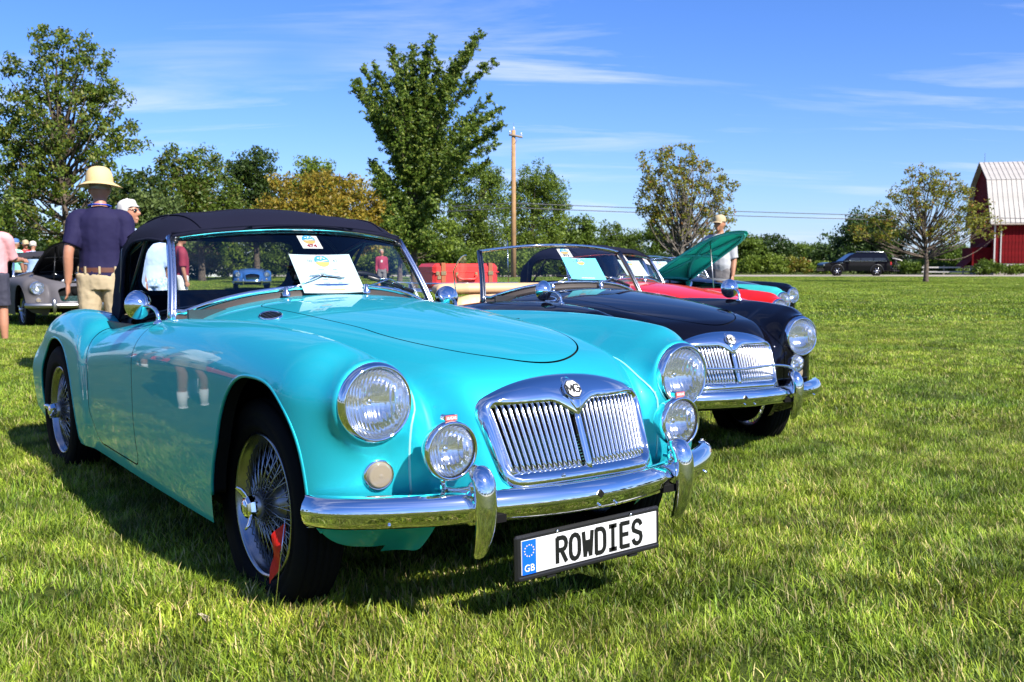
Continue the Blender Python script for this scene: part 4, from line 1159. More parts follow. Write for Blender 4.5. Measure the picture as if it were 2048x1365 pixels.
# ------------------------------------------------------------------ a whole car
def make_car(label, loc, rz, col='paint_turquoise', hood=True, hood_mat='hood_cloth', seats='black_leather', fogs=False, plate=False, mirrors=(-1, 1), grille=True, bonnet_open=None,
             badge_bar=False, group='open two-seaters parked in a row', post='brushed_post', dash_back=None, rail=None, detail=True, chrome='chrome', windscreen=True):
    root = thing('sports_car', label, 'car', loc, rz, group)
    body = part('body', cm('body', m_body), root, col)
    part('shut_line', cm('gap', m_gap), body)
    for s in (-1, 1):
        part('piping', cm('pip%d' % s, m_piping(s)), body, None if col == 'paint_turquoise' else col)
        part('wing_edge', cm('arf%d' % s, m_arch(F_ARCH, .112, (.335, .245), s)), body, col)
        part('wing_edge', cm('arr%d' % s, m_arch(R_ARCH, -2.335, (.25, .25), s)), body, col)
        d = part('door', cm('door%d' % s, lambda s=s: half_to_mesh('door', dooPF, s)), root, col)
    part('underbody', cm('under', m_underbody), root)
    for cx, rx in ((.05, .27), (-2.34, .38)):
        for s in (-1, 1): part('wheel_well', cm('well%.1f%d' % (cx, s), m_well(cx, rx, s)), root)
    # bonnet
    bn = part('bonnet', cm('bonnet', m_bonnet), root, col)
    if bonnet_open is not None: open_bonnet(root, bn, bonnet_open, col)
    # grille
    if grille:
        gf = part('grille', cm('gframe', m_grille_frame), root, chrome)
        for k in range(14):
            for s in (-1, 1):
                y = s * (.026 + k * .0163); part('slat', cm('slat%d_%d' % (k, s), m_slat(y, s)), gf)
        part('centre_bar', cm('gbar', m_grille_bar), gf)
        z = .660; x = float(surf_x(0, z)[0]); nn = surf_n((x, 0, z))
        badge(gf, frame_M((x + nn[0] * .018, 0, z + nn[2] * .018), nn), .033)
        # brass-clear screw heads on the lower rim
        part('screw', cm('gscrew', lambda: MB().ball((float(surf_x(0, .458)[0]) + .014, -.10, .462), .006, 8).mesh('screw', MAT['chrome'])), gf)
    part('radiator', cm('gback', m_grille_back), root)
    # lamps
    for s in (-1, 1):
        h = part('headlight', cm('hrim', m_lamp_rim(.098)), root, None, (.462, .54 * s, .664))
        part('reflector', cm('hrefl', m_lamp_refl(.098)), h); part('lens', cm('hlens', m_lamp_lens(.098)), h)
        x = float(surf_x(.528, .478)[0]); nn = surf_n((x, .528, .478))
        t = part('turn_signal', cm('sig', m_indicator), root); t.matrix_local = Matrix.Translation((x, .528 * s, .478)) @ Vector((nn[0], nn[1] * s, nn[2])).to_track_quat('X', 'Z').to_matrix().to_4x4()
    if fogs:
        for s in (-1, 1):
            f = part('fog_lamp', cm('fog', m_fog_shell), root, None, (.598, .400 * s, .547))
            part('reflector', cm('frefl', m_lamp_refl(.072)), f, None, (-.003, 0, 0), None, (.8, 1, 1)); part('lens', cm('flens', m_lamp_lens(.073, .016)), f, None, (-.004, 0, 0))
            part('bracket', cm('fbr%d' % s, lambda s=s: MB().tube(curve_pts([(-.03, 0, -.102), (.0, -.03 * s, -.104), (.03, -.052 * s, -.095)], 8), .008, 8).ball((.030, -.052 * s, -.093), .015, 10).mesh('bracket', MAT['chrome'])), f)
            pl = part('lamp_badge', cm('fplate', lambda: MB().box((0, 0, 0), (.002, .034, .013)).mesh('lamp_badge', MAT['ink_pale_red'])), f, None, (.0095, 0, .083))
            l = link('letters', cm('lucas', lambda: _txt('LUCAS', .0095, 'badge_white', .0002)), f); l.matrix_local = frame_M((.0112, 0, .0825), (1, 0, 0))
    # bumper
    bp = part('bumper', cm('bump', m_bumper), root, chrome)
    for s in (-1, 1):
        part('overrider', cm('over', m_overrider), bp, chrome, (bump_x(-.346), .346 * s, 0))
    part('front_apron', cm('apron', m_apron), root)
    part('jack_hole', cm('jack', lambda: MB().box((bump_x(0) + .0075, 0, .405), (.008, .016, .016), R=Matrix.Rotation(PI / 4, 3, 'X')).mesh('jack_hole', MAT['ink_black'])), bp)
    if badge_bar:
        part('badge_bar', cm('bbar', lambda: MB().tube(curve_pts([(.63, -.34, .44), (.66, -.335, .52), (.668, -.30, .535), (.675, 0, .538), (.668, .30, .535), (.66, .335, .52), (.63, .34, .44)], 40), .0065, 8).mesh('badge_bar', MAT['chrome'])), root)
        for s in (1,): 
            f = part('driving_lamp', cm('drl', lambda: MB().lathe([(-.05, .004), (-.045, .025), (-.02, .040), (0, .0455), (.008, .0435)], 28).mesh('driving_lamp', MAT['chrome'])), root, None, (.555, .445 * s, .535))
            part('lens', cm('drll', m_lamp_lens(.047, .016)), f, None, (-.01, 0, 0)); part('reflector', cm('drlr', m_lamp_refl(.0455)), f, None, (-.006, 0, 0), None, (.6, 1, 1))
    # wheels
    for x in (0, -2.388):
        for s in (-1, 1):
            yy = .597 if x == 0 else .612
            w = thing_part('wheel', root, (x, yy * s, .328), (0, rad(17 + 40 * (x == 0)), 0 if s < 0 else PI))
            part('tyre', cm('tyre', m_tyre), w); part('rim', cm('rim', m_rim), w); part('spokes', cm('spokes', m_spokes), w)
            part('hub', cm('hub', m_hub), w); part('knock_off_nut', cm('spin', m_spinner), w)
    # windscreen
    if windscreen:
        wf = part('windscreen', cm('wsf', m_ws_frame), root)
        part('glass', cm('wsg', m_glass_ws), wf); part('seal', cm('wss', m_ws_seal), wf)
        for s in (-1, 1):
            part('post', cm('post%d' % s, m_post(s)), wf, post); part('wiper', cm('wip%d' % s, m_wiper(s)), wf)
    if hood:
        h = part('soft_top', cm('hood', m_hood), root, hood_mat); part('rear_window', cm('hwin', m_hood_window), h); part('soft_top_frame', cm('hframe', m_hood_frame), h)
    part('cockpit_lining', cm('tub', m_tub), root); part('dashboard', cm('dash', m_dash), root); part('steering_wheel', cm('steer', m_steer), root)
    for s in (-1, 1): part('seat', cm('seat', m_seat), root, seats, (0, .28 * s, 0))
    part('cockpit_rail', cm('crail', m_cockpit_rail), root, rail or seats)
    for s in mirrors:
        mx, my = (-.965, .635) if plate else (-.06, .57)
        z = float(surf_z(mx, my)[0]); part('wing_mirror', cm('mirror', m_mirror), root, None, (mx, my * s, z - .003), (0, 0, rad(14 if s < 0 else -14)))
    for s in (-1, 1): part('air_vent', cm('vent%d' % s, m_vent(s)), root)
    return root
def thing_part(name, parent, loc, rot):
    o = link(name, None, parent, loc, rot); o.empty_display_size = .1; return o
def open_bonnet(root, bn, ang, col):
    """swing the bonnet up about its rear edge and show the ribbed underside and the engine bay"""
    hx, hz = -.775, .895
    M = Matrix.Translation((hx, 0, hz)) @ Matrix.Rotation(-rad(ang), 4, 'Y') @ Matrix.Translation((-hx, 0, -hz)); bn.matrix_local = M
    def ribs():
        b = MB()
        def P(x, y): return np.array([x, y, float(surf_z(x, abs(y))[0]) - .012])
        def run(pts, w): b.tube(curve_pts([P(*q) for q in pts], 24), w, 6, sq=(.55, 1.3), up=(0, 0, 1))
        edge = []
        for k in range(25):
            t = k / 24 * 2 - 1; a = t * PI / 2
            edge.append((.43 * math.cos(a), .275 * math.sin(a)))
        run([(-.74, -.30), (-.4, -.305), (-.1, -.29)] + edge[1:-1:2] + [(-.1, .29), (-.4, .305), (-.74, .30)], .022)
        run([(-.74, -.30), (-.745, 0), (-.74, .30)], .022); run([(-.70, -.26), (-.3, 0), (.30, .16)], .020); run([(-.70, .26), (-.3, 0), (.30, -.16)], .020); run([(-.2, -.27), (-.2, 0), (-.2, .27)], .018)
        return b.mesh('bonnet_ribs', MAT['paint_sea_green'])
    part('bonnet_ribs', cm('ribs', ribs), bn, col)
    def stay(): return MB().tube([(.25, -.25, .72), (.25 - .9 * math.cos(rad(80)) * 0 + hx + .95 * math.cos(rad(ang)) - .20, -.17, hz + .80 * math.sin(rad(ang)))], .006, 6).mesh('bonnet_stay', MAT['dull_metal'])
    part('bonnet_stay', stay(), root)
    def engine():
        b = MB(); b.box((-.25, 0, .60), (.75, .30, .18), bev=.02); b.box((-.25, 0, .71), (.62, .15, .07), 1, bev=.025); b.box((.26, 0, .65), (.07, .44, .22), 0, bev=.01)
        for x in (-.12, -.38): b.lathe([(-.02, .001), (-.02, .075), (.08, .075), (.08, .001)], 18, 2, axis='y', c=(x, -.30, .70))
        b.ball((-.2, .0, .765), .03, 10, 2); b.lathe([(0, .04), (.12, .04), (.13, .02)], 14, 2, axis='z', c=(-.65, .22, .74)); b.tube([(.24, .1, .72), (.05, .12, .74), (-.1, .02, .70)], .02, 8, 0)
        return b.mesh('engine', [MAT['dark_void'], MAT['dull_metal'], MAT['bright_metal']])
    part('engine', cm('engine', engine), root)
# ------------------------------------------------------------------ the show cars
pmat('dark_post', (0.16, 0.17, 0.20), 0.25, 1.0)
teal = make_car('turquoise two-seater with black soft top up and white number plate, closest on the grass', (0, 0, 0), 0, 'paint_turquoise', fogs=True, plate=True)
def number_plate(car):
    M = Matrix.Translation((.664, .006, .262)) @ Matrix.Rotation(rad(1.3), 4, 'X')
    fr = MB(); fr.box((0, 0, .0), (.016, .508, .122), bev=.006); fr.box((.006, 0, -.052), (.014, .495, .012), bev=.003)
    for y in (-.14, .15): fr.box((.004, y, -.062), (.012, .03, .006))
    p = fr.build('number_plate', MAT['black_trim'], car); p.matrix_local = M
    q = MB().box((.0092, 0, .003), (.003, .476, .091), bev=.0012).build('plate_face', MAT['white_plate'], p)
    MB().box((.0112, -.214, .003), (.002, .044, .089)).build('blue_band', MAT['plate_blue'], p)
    st = MB()
    for k in range(12):
        a = 2 * PI * k / 12; c = (-.214 + .0150 * math.cos(a), .0205 + .0150 * math.sin(a)); v = []
        for j in range(10):
            r = .0026 if j % 2 == 0 else .0011; t = PI / 2 + j * PI / 5; v.append((.0126, c[0] + r * math.cos(t), c[1] + r * math.sin(t)))
        st.add(v, [list(range(10))], 0, False)
    st.build('stars', MAT['plate_yellow'], p)
    F = Matrix(((0, 0, 1, 0), (1, 0, 0, 0), (0, 1, 0, 0), (0, 0, 0, 1)))
    def txt(t, size, mat, y, z, b=0, sx=1.0): font_obj('letters', t, size, MAT[mat], p, Matrix.Translation((.0127, y, z)) @ F, .0004, 'CENTER', b, sx)
    txt('GB', .026, 'badge_white', -.214, -.026)
    for k, ch in enumerate('ROWDIES'):
        b = MB(); strokes(b, GLYPH[ch], -.0150, -.0325, .030, .065, .0124, 0, .0007); b.xf(Matrix.Translation((.0107, -.124 + .018 + k * .0448, .002)) @ F); b.build('letters', MAT['ink_black'], p)
    for y in (-.12, .14): MB().ball((.010, y, .055), .005, 8).build('screw', MAT['bright_metal'], p)
number_plate(teal)
black = make_car('black open two-seater with badge bar and beige seats, parked behind the turquoise car', (-1.19, 2.07, -.02), rad(-10.0), 'paint_black', hood=False, seats='beige_leather', badge_bar=True, mirrors=(-1, 1), post='dark_post')
red = make_car('red two-seater with black soft top, parked beyond the black car', (-3.48, 4.70, -.04), rad(-4.4), 'paint_red', mirrors=())
sea = make_car('sea green two-seater with its bonnet propped open', (-4.91, 6.51, -.04), rad(-3.1), 'paint_sea_green', hood=False, bonnet_open=31, mirrors=(), seats='black_leather')
blk2 = make_car('black two-seater almost hidden, showing one wing beyond the sea green car', (-6.25, 8.35, -.04), rad(-2.2), 'paint_black', hood=False, mirrors=())
gp = at(134, 16.3)
grey = make_car('weathered primer grey two-seater with bonnet up and no grille bars', (gp.x, gp.y, 0), rad(1.5), 'paint_grey', hood_mat='grey_cloth', grille=False, bonnet_open=30, mirrors=(), chrome='dull_metal', detail=False)
for o in list(grey.children):
    if o.name.startswith('bonnet'):
        for s_ in o.material_slots: s_.material = MAT['black_trim']
        for c in o.children:
            for s_ in c.material_slots: s_.material = MAT['black_trim']
hb = MB(); hb.lathe([(-.03, .002), (-.03, .05), (0, .06), (.02, .05), (.03, .02), (.03, .001)], 18, axis='x', c=(.54, .0, .60)); hb.tube([(.50, -.2, .50), (.53, 0, .53), (.50, .2, .50)], .012, 6)
hb.build('horn', MAT['dark_void'], grey)
MB().box((-.05, .1, .745), (.55, .34, .02), bev=.008).build('rocker_cover', MAT['white_plate'], grey)
for p_ in ((.0, .0, .76), (-.1, .18, .76)): MB().lathe([(0, .035), (.04, .035), (.05, .02), (.06, .018), (.065, .001)], 14, axis='z', c=p_).build('filler_cap', MAT['bright_metal'], grey)
# a red car of the opposite row stands out of frame and shows in the paintwork
refl = make_car('red two-seater of the opposite row', (-10.4, -3.4, 0), rad(68), 'paint_red', mirrors=())

# ------------------------------------------------------------------ show cards
def roundel(b, c, r, mi0):
    """round club badge as flat print: sky, sand and a white band; local x right, y up"""
    n = 28
    def disc(pts, z, mi): b.add([(x, y, z) for x, y in pts], [list(range(len(pts)))], mi, False)
    disc([(c[0] + r * math.cos(2 * PI * k / n), c[1] + r * math.sin(2 * PI * k / n)) for k in range(n)], .0006, mi0)
    lo = [(c[0] + r * .98 * math.cos(a), c[1] + r * .98 * math.sin(a)) for a in np.linspace(PI * 1.05, PI * 1.95, 14)]; disc(lo, .0009, mi0 + 1)
    disc([(c[0] - r * .8, c[1] + r * .05), (c[0] - r * .2, c[1] - r * .05), (c[0] + r * .6, c[1] + r * .18), (c[0] + r * .85, c[1] + r * .1), (c[0] + r * .3, c[1] + r * .0), (c[0] - r * .3, c[1] - r * .14)], .0011, mi0 + 2)
    for (dx, dy, q) in ((-.35, .5, .14), (.1, .62, .17), (.42, .45, .12), (-.05, .35, .10)):
        disc([(c[0] + r * dx + r * q * math.cos(2 * PI * k / 8), c[1] + r * dy + r * q * .6 * math.sin(2 * PI * k / 8)) for k in range(8)], .0011, mi0 + 2)
def card(name, label, cat, M, w, h, paper, big=None, nums=None, group=None, curl=.0):
    b = MB(); b.grid([[(x, y, curl * (x / w * 2)**2) for x in np.linspace(-w / 2, w / 2, 9)] for y in (-h / 2, 0, h / 2)], 0)
    b.grid([[(x, y, curl * (x / w * 2)**2 - .0008) for x in np.linspace(-w / 2, w / 2, 9)] for y in (-h / 2, 0, h / 2)], 0)
    root = b.build(name, MAT[paper]); tag(root, label, cat, group); root.matrix_world = M
    p = MB(); mats = [MAT['badge_sky'], MAT['badge_sand'], MAT['badge_white'], MAT['ink_pale_red'], MAT['ink_grey']]
    if big:
        roundel(p, (0, h * .18), w * .33, 0); p.build('print', mats, root)
        font_obj('letters', big[0], h * .30, MAT[big[1]], root, Matrix.Translation((0, -h * .31, .0012)), .0002, 'CENTER', h * .012, 1.15)
    else:
        roundel(p, (0, h * .33), h * .155, 0)
        p.box((-w * .43, h * .455, .0006), (w * .10, h * .035, .0004), 3); p.box((w * .43, h * .455, .0006), (w * .10, h * .035, .0004), 3)
        p.box((0, h * .478, .0005), (w * .9, h * .012, .0003), 3)
        for k in range(5):
            for x0, ln in ((-.40, .12 + .03 * (k % 2)), (-.12, .10), (.12, .16 - .02 * k)):
                p.box((w * (x0 + ln / 2), h * (.10 - k * .085), .0005), (w * ln, h * .020, .0003), 4)
        p.box((0, -h * .42, .0005), (w * .86, h * .03, .0003), 1); p.build('print', mats, root)
        if nums:
            for x, t in ((-.22, nums[0]), (.24, nums[1])): font_obj('letters', t, h * .105, MAT['ink_grey'], root, Matrix.Translation((w * x, h * .33, .0008)), .0002, 'CENTER', .0004)
    return root
def ws_M(car, s, t, off, roll=0.0):
    """frame on the windscreen: outside is +z, up the glass is y"""
    p = ws_pt(s, t); e = 1e-3
    up = Vector(ws_pt(s, t + e) - ws_pt(s, t - e)).normalized(); side = Vector(ws_pt(s + e, t) - ws_pt(s - e, t)).normalized(); n = side.cross(up).normalized()
    if n.x < 0: n = -n
    r = up.cross(n).normalized(); o = Vector(p) + n * off
    M = Matrix(((r.x, up.x, n.x, o.x), (r.y, up.y, n.y, o.y), (r.z, up.z, n.z, o.z), (0, 0, 0, 1))) @ Matrix.Rotation(roll, 4, 'Z')
    return Matrix.Translation(car.location) @ Matrix.Rotation(car.rotation_euler.z, 4, 'Z') @ M
card('entry_card', 'pale aqua entry sheet tucked under the wiper of the turquoise car', 'sheet', ws_M(teal, -.012, .265, .016), .256, .202, 'paper_aqua', None, ('100', '474'), 'entry sheets on windscreens', .004)
card('number_card', 'small white card numbered 474 inside the turquoise car windscreen', 'card', ws_M(teal, .012, .845, -.012), .086, .082, 'paper_white', ('474', 'ink_red'), None, 'number cards on windscreens')
card('entry_card', 'bright blue entry sheet on the windscreen of the black open car', 'sheet', ws_M(black, .10, .36, .026), .250, .185, 'paper_blue', None, ('100', '512'), 'entry sheets on windscreens', .004)
card('number_card', 'small white card numbered 512 at the top of the black car windscreen', 'card', ws_M(black, .03, .86, -.012), .086, .082, 'paper_white', ('512', 'ink_black'), None, 'number cards on windscreens')
card('entry_card', 'pale aqua entry sheet on the windscreen of the red car', 'sheet', ws_M(red, .12, .42, .026), .268, .206, 'paper_aqua', None, ('100', '321'), 'entry sheets on windscreens', .004)
card('number_card', 'small white number card on the red car windscreen beside the soft top', 'card', ws_M(red, .10, .86, .006), .086, .082, 'paper_white', ('321', 'ink_red'), None, 'number cards on windscreens')
card('entry_card', 'pale sheet on the windscreen behind the raised sea green bonnet', 'sheet', ws_M(sea, .10, .42, .026), .268, .206, 'paper_aqua', None, None, 'entry sheets on windscreens', .004)
card('number_card', 'blank white card at the far corner of the red car windscreen', 'card', ws_M(red, .78, .84, .006), .086, .070, 'paper_white', None, None, 'number cards on windscreens')
# aerial on the black car, wind deflector, luggage rack and suitcase
MB().tube([(-2.25, -.5, .78), (-2.27, -.5, 1.30)], .0035, 6).ball((-2.25, -.5, .785), .014, 8).build('aerial', MAT['bright_metal'], red)
pr_ = []
for k in range(31):
    a = -PI / 2 + PI * k / 30; pr_.append((-1.80 - .24 * abs(math.cos(a))**.55, .50 * np.sign(math.sin(a)) * abs(math.sin(a))**.5, .865))
MB().tube(curve_pts(pr_, 60), .040, 10, sq=(1.0, 1.35), up=(0, 0, 1)).build('tonneau_roll', MAT['beige_leather'], black)
for o in black.children:
    if o.name.startswith('seat'): o.scale = (1, 1, 1.065)
wd = MB(); wd.grid([[(-1.16 - u * .20 - .0 * v, -.60 - .02 * v, .82 + v * (.27 - .10 * u**2)) for u in np.linspace(0, 1, 8)] for v in np.linspace(0, 1, 6)])
w_ = wd.build('wind_deflector', MAT['windscreen_glass'], black); e_ = [(-1.16 - u * .20, -.60 - .02, .82 + (.27 - .10 * u**2)) for u in np.linspace(0, 1, 8)] + [(-1.36, -.62 + .02 * (1 - v), .82 + v * .17) for v in (.6, .3, 0)]
MB().tube(e_, .004, 5).build('deflector_rim', MAT['chrome'], w_)
rk = MB(); zr_ = .84
for x in (-2.50, -2.65, -2.80, -2.95, -3.10): rk.tube([(x, -.36, zr_), (x, .36, zr_)], .007, 6)
rk.tube(curve_pts([(-2.44, -.38, zr_ - .01), (-2.80, -.38, zr_), (-3.14, -.38, zr_)], 8), .008, 6); rk.tube([(-2.44, .38, zr_ - .01), (-3.14, .38, zr_)], .008, 6)
rk.tube([(-2.47, -.38, zr_ + .055), (-2.47, .38, zr_ + .055)], .006, 6); rk.tube([(-2.47, -.38, zr_ + .055), (-3.14, -.38, zr_ + .055)], .006, 6)
for x, y in ((-2.47, -.38), (-2.47, .38), (-3.12, -.38), (-3.12, .38), (-2.47, 0), (-2.80, -.38)): rk.tube([(x, y, zr_ - .16), (x, y, zr_ + .055)], .006, 6)
rk.build('luggage_rack', MAT['chrome'], black)
def suitcase():
    Mb = Matrix.Translation(black.location) @ Matrix.Rotation(black.rotation_euler.z, 4, 'Z') @ Matrix.Translation((-2.80, .02, zr_ + .012))
    root = thing('suitcase', 'red leather suitcase with tan straps on the chrome luggage rack', 'suitcase'); root.matrix_world = Mb
    W, D, H = .54, .34, .19
    pmat('red_leather', (0.56, 0.030, 0.024), 0.42, bump=(90, .25, .001)); pmat('tan_strap', (0.30, 0.09, 0.03), 0.5); pmat('brass', (0.75, 0.55, 0.28), 0.3, 1.0)
    sh = MB(); sh.box((0, 0, H / 2), (D, W, H), bev=.025); sh.build('shell', MAT['red_leather'], root)
    l = MB(); l.box((0, 0, H * .66), (D + .006, W + .006, .010), bev=.002); l.build('lid_seam', MAT['red_leather'], root)
    for y in (-.19, .20):
        s = MB(); s.box((0, y, H + .003), (D + .012, .034, .006)); s.box((D / 2 + .004, y, H / 2), (.006, .034, H), bev=.001); s.box((-D / 2 - .004, y, H / 2), (.006, .034, H))
        st = s.build('strap', MAT['tan_strap'], root); MB().box((D / 2 + .009, y, H * .62), (.006, .044, .030), bev=.002).build('buckle', MAT['brass'], st)
    h = MB(); h.tube(curve_pts([(D / 2 + .004, -.075, H * .54), (D / 2 + .022, -.068, H * .42), (D / 2 + .026, 0, H * .38), (D / 2 + .022, .068, H * .42), (D / 2 + .004, .075, H * .54)], 20), .010, 8)
    hd = h.build('handle', MAT['red_leather'], root)
    for y in (-.08, .08): MB().box((D / 2 + .004, y, H * .57), (.008, .022, .034), bev=.002).build('clasp', MAT['brass'], hd)
    for y in (-.235, -.225): MB().box((D / 2 + .004, y, H * .62 if y < -.23 else H * .45), (.007, .030, .030), bev=.002).build('lock', MAT['brass'], root)
    MB().box((D / 2 + .012, -.17, -.01), (.003, .035, .055), R=Matrix.Rotation(.2, 3, 'X')).build('luggage_tag', MAT['paper_white'], root)
suitcase()
# marker flag by the front wheel
def flag():
    root = thing('marker_flag', 'red plastic marker flag drooping on a thin wire by the front wheel', 'flag', (.20, -.71, .02))
    b = MB(); b.tube([(.0, .0, -.01), (.010, .004, .06), (.030, .012, .20), (.052, .020, .325)], .0014, 5); b.build('wire', MAT['bright_metal'], root)
    pmat('flag_red', (0.62, 0.012, 0.012), 0.4); g = []
    for i in range(9):
        t = i / 8; z = .318 - .125 * t; w = .050 * (1 - .25 * t)
        g.append([(.051 - .022 * t - w * u * .80, .020 - .008 * t - w * u * .35 + .005 * math.sin(u * 5 + t * 7), z - .045 * u + .006 * math.sin(9 * t + 2 * u)) for u in np.linspace(0, 1, 5)])
    MB().grid(g).build('flag', MAT['flag_red'], root)
flag()
# dry leaf on the grass
lf = MB(); lf.grid([[(u * .018 * math.sin(PI * min(.98, v + .02))**.7, (v - .5) * .048, .050 + .007 * abs(u) + .006 * math.sin(5 * v)) for u in np.linspace(-1, 1, 7)] for v in np.linspace(0, 1, 9)])
pmat('dry_leaf', (0.40, 0.33, 0.25), 0.8); o_ = lf.build('dry_leaf', MAT['dry_leaf'], None, at(372, 2.60, .05), (rad(25), rad(20), rad(100))); tag(o_, 'pale dry leaf lying on the grass in the lower left', 'leaf')
# ------------------------------------------------------------------ trees
pmat('bark', (0.115, 0.085, 0.060), 0.9, noise=(9, (0.045, 0.034, 0.026), .4, .65), bump=(24, .8, .02))
pmat('bark_grey', (0.17, 0.145, 0.12), 0.9, noise=(9, (0.07, 0.058, 0.048), .4, .65), bump=(24, .8, .02))
def leaves_mesh(name, centres, rads, per, size, cols, rng, flat=.35, droop=0.0, long=1.6):
    """leaf-sized faces scattered round the cluster centres"""
    n = len(centres); k = np.repeat(np.arange(n), per); m = len(k)
    d = rng.normal(size=(m, 3)); d /= np.linalg.norm(d, axis=1)[:, None] + 1e-9; d *= (rng.random(m)**.5)[:, None]
    p = centres[k] + d * rads[k][:, None] * np.array([1, 1, .75]); p[:, 2] -= droop * rng.random(m)
    nz = rng.normal(size=(m, 3)) * [1, 1, flat * 2] + [0, 0, .55]; nz /= np.linalg.norm(nz, axis=1)[:, None]
    u = rng.normal(size=(m, 3)); u -= nz * (u * nz).sum(1)[:, None]; u /= np.linalg.norm(u, axis=1)[:, None]; w = np.cross(nz, u)
    s = size * (.6 + .8 * rng.random(m))[:, None]; bend = nz * s * .18
    V = np.stack([p - u * s * long * .5, p + w * s * .42 + bend, p + u * s * long * .5, p - w * s * .42 + bend], 1).reshape(-1, 3)
    F = (np.arange(m)[:, None] * 4 + np.array([[0, 1, 2, 3]])).astype(np.int32)
    ck = rng.random(n)[k] * .65 + rng.random(m) * .35; c0, c1 = np.array(cols[0]), np.array(cols[1]); C = c0 + (c1 - c0) * ck[:, None]
    if len(cols) > 2: C = np.where((rng.random(m) < cols[3])[:, None], np.array(cols[2]) * (.7 + .6 * rng.random(m))[:, None], C)
    return arr_mesh(name, V, F, MAT['leaf'], np.repeat(C, 4, 0))
GREEN = ((.045, .085, .012), (.145, .21, .026)); DARK = ((.020, .046, .010), (.065, .11, .022)); OLIVE = ((.11, .135, .016), (.30, .285, .04), (.26, .12, .03), .10)
GOLD = ((.19, .14, .018), (.40, .29, .034), (.15, .17, .02), .25); PALE = ((.075, .12, .03), (.17, .22, .06)); YGREEN = ((.085, .14, .016), (.22, .29, .038))
def tree(name, label, base, blobs, cols, seed, trunk_r=.15, leaf=.10, nclu=260, per=46, clu=.42, fork=None, bark='bark', limbs=40, group='trees round the field', stems=None, shellk=.55, cat='tree', upward=0.0, lean=(0, 0), long=1.6, droop=0.0):
    """blobs: (right, ahead, up, r_right, r_ahead, r_up) in metres from the base, in the view's own directions"""
    rng = np.random.default_rng(seed); B = np.array(blobs, float); vol = (B[:, 3] * B[:, 4] * B[:, 5])**.72; pr = vol / vol.sum()
    k = rng.choice(len(B), nclu, p=pr); d = rng.normal(size=(nclu, 3)); d /= np.linalg.norm(d, axis=1)[:, None]; r = (shellk + (1 - shellk) * rng.random(nclu)**.7)
    q = B[k, :3] + d * B[k, 3:] * r[:, None] + rng.normal(size=(nclu, 3)) * B[k, 3:] * .07
    q = q[q[:, 2] > .35]
    ax = np.array([list(RT), list(FW), [0, 0, 1]]); P = q @ ax
    root = thing(name, label, cat, base, 0, group)
    rr = clu * (.6 + .8 * rng.random(len(P)))
    link('crown', leaves_mesh('crown', P, rr, per, leaf, cols, rng, long=long, droop=droop), root)
    b = MB(); top = B[:, 2].max(); fz = fork if fork is not None else max(.6, (B[:, 2] - B[:, 5]).min() * .9)
    c = np.average(B[:, :3], axis=0, weights=vol) @ ax; st = stems or [(0, 0)]
    tops = []
    for (sx, sy) in st:
        e = np.array([c[0], c[1], top * .92]) + (np.array([sx, sy, 0]) @ ax) * 2.2; s0 = (np.array([sx, sy, 0]) @ ax) * .25
        p = curve_pts([s0 + [0, 0, -.1], s0 * 1.3 + [0.02, 0, fz * .5], s0 * 2.2 + np.array([c[0], c[1], 0]) * .08 + [0, 0, fz], (s0 * 3 + e) / 2 + rng.normal(size=3) * .12 * trunk_r / .15, e], 16)
        b.tube(p, trunk_r / math.sqrt(len(st)) * np.interp(np.linspace(0, 1, 16), [0, .06, .3, 1], [1.45, 1.05, .8, .10]), 9); tops.append(p)
    for i in rng.choice(len(P), min(limbs, len(P)), replace=False):
        p = tops[i % len(tops)]; zt = P[i][2] * (.62 - .12 * upward) - .4 * upward; j = int(np.clip(np.searchsorted(p[:, 2], max(zt, fz * .85)), 2, 13)); a = p[j]; e = P[i]
        mid = a + (e - a) * .5 + np.array([0, 0, -.08 * np.linalg.norm(e - a)]) + rng.normal(size=3) * .05 * np.linalg.norm(e - a)
        b.tube(curve_pts([a, mid, e], 7), np.linspace(trunk_r * .34, trunk_r * .06, 7), 5, caps=False)
    t = b.build('trunk', MAT[bark], root)
    return root
def blob_px(d, base_px, lst):
    """crown lobes measured on the photograph at distance d: (px, py, half width, half height in px)"""
    s = d / FPX; return [((px - base_px) * s, rng_d * rw * s, hgt(py, d), rw * s, rw * s * .9, rh * s) for (px, py, rw, rh, rng_d) in lst]
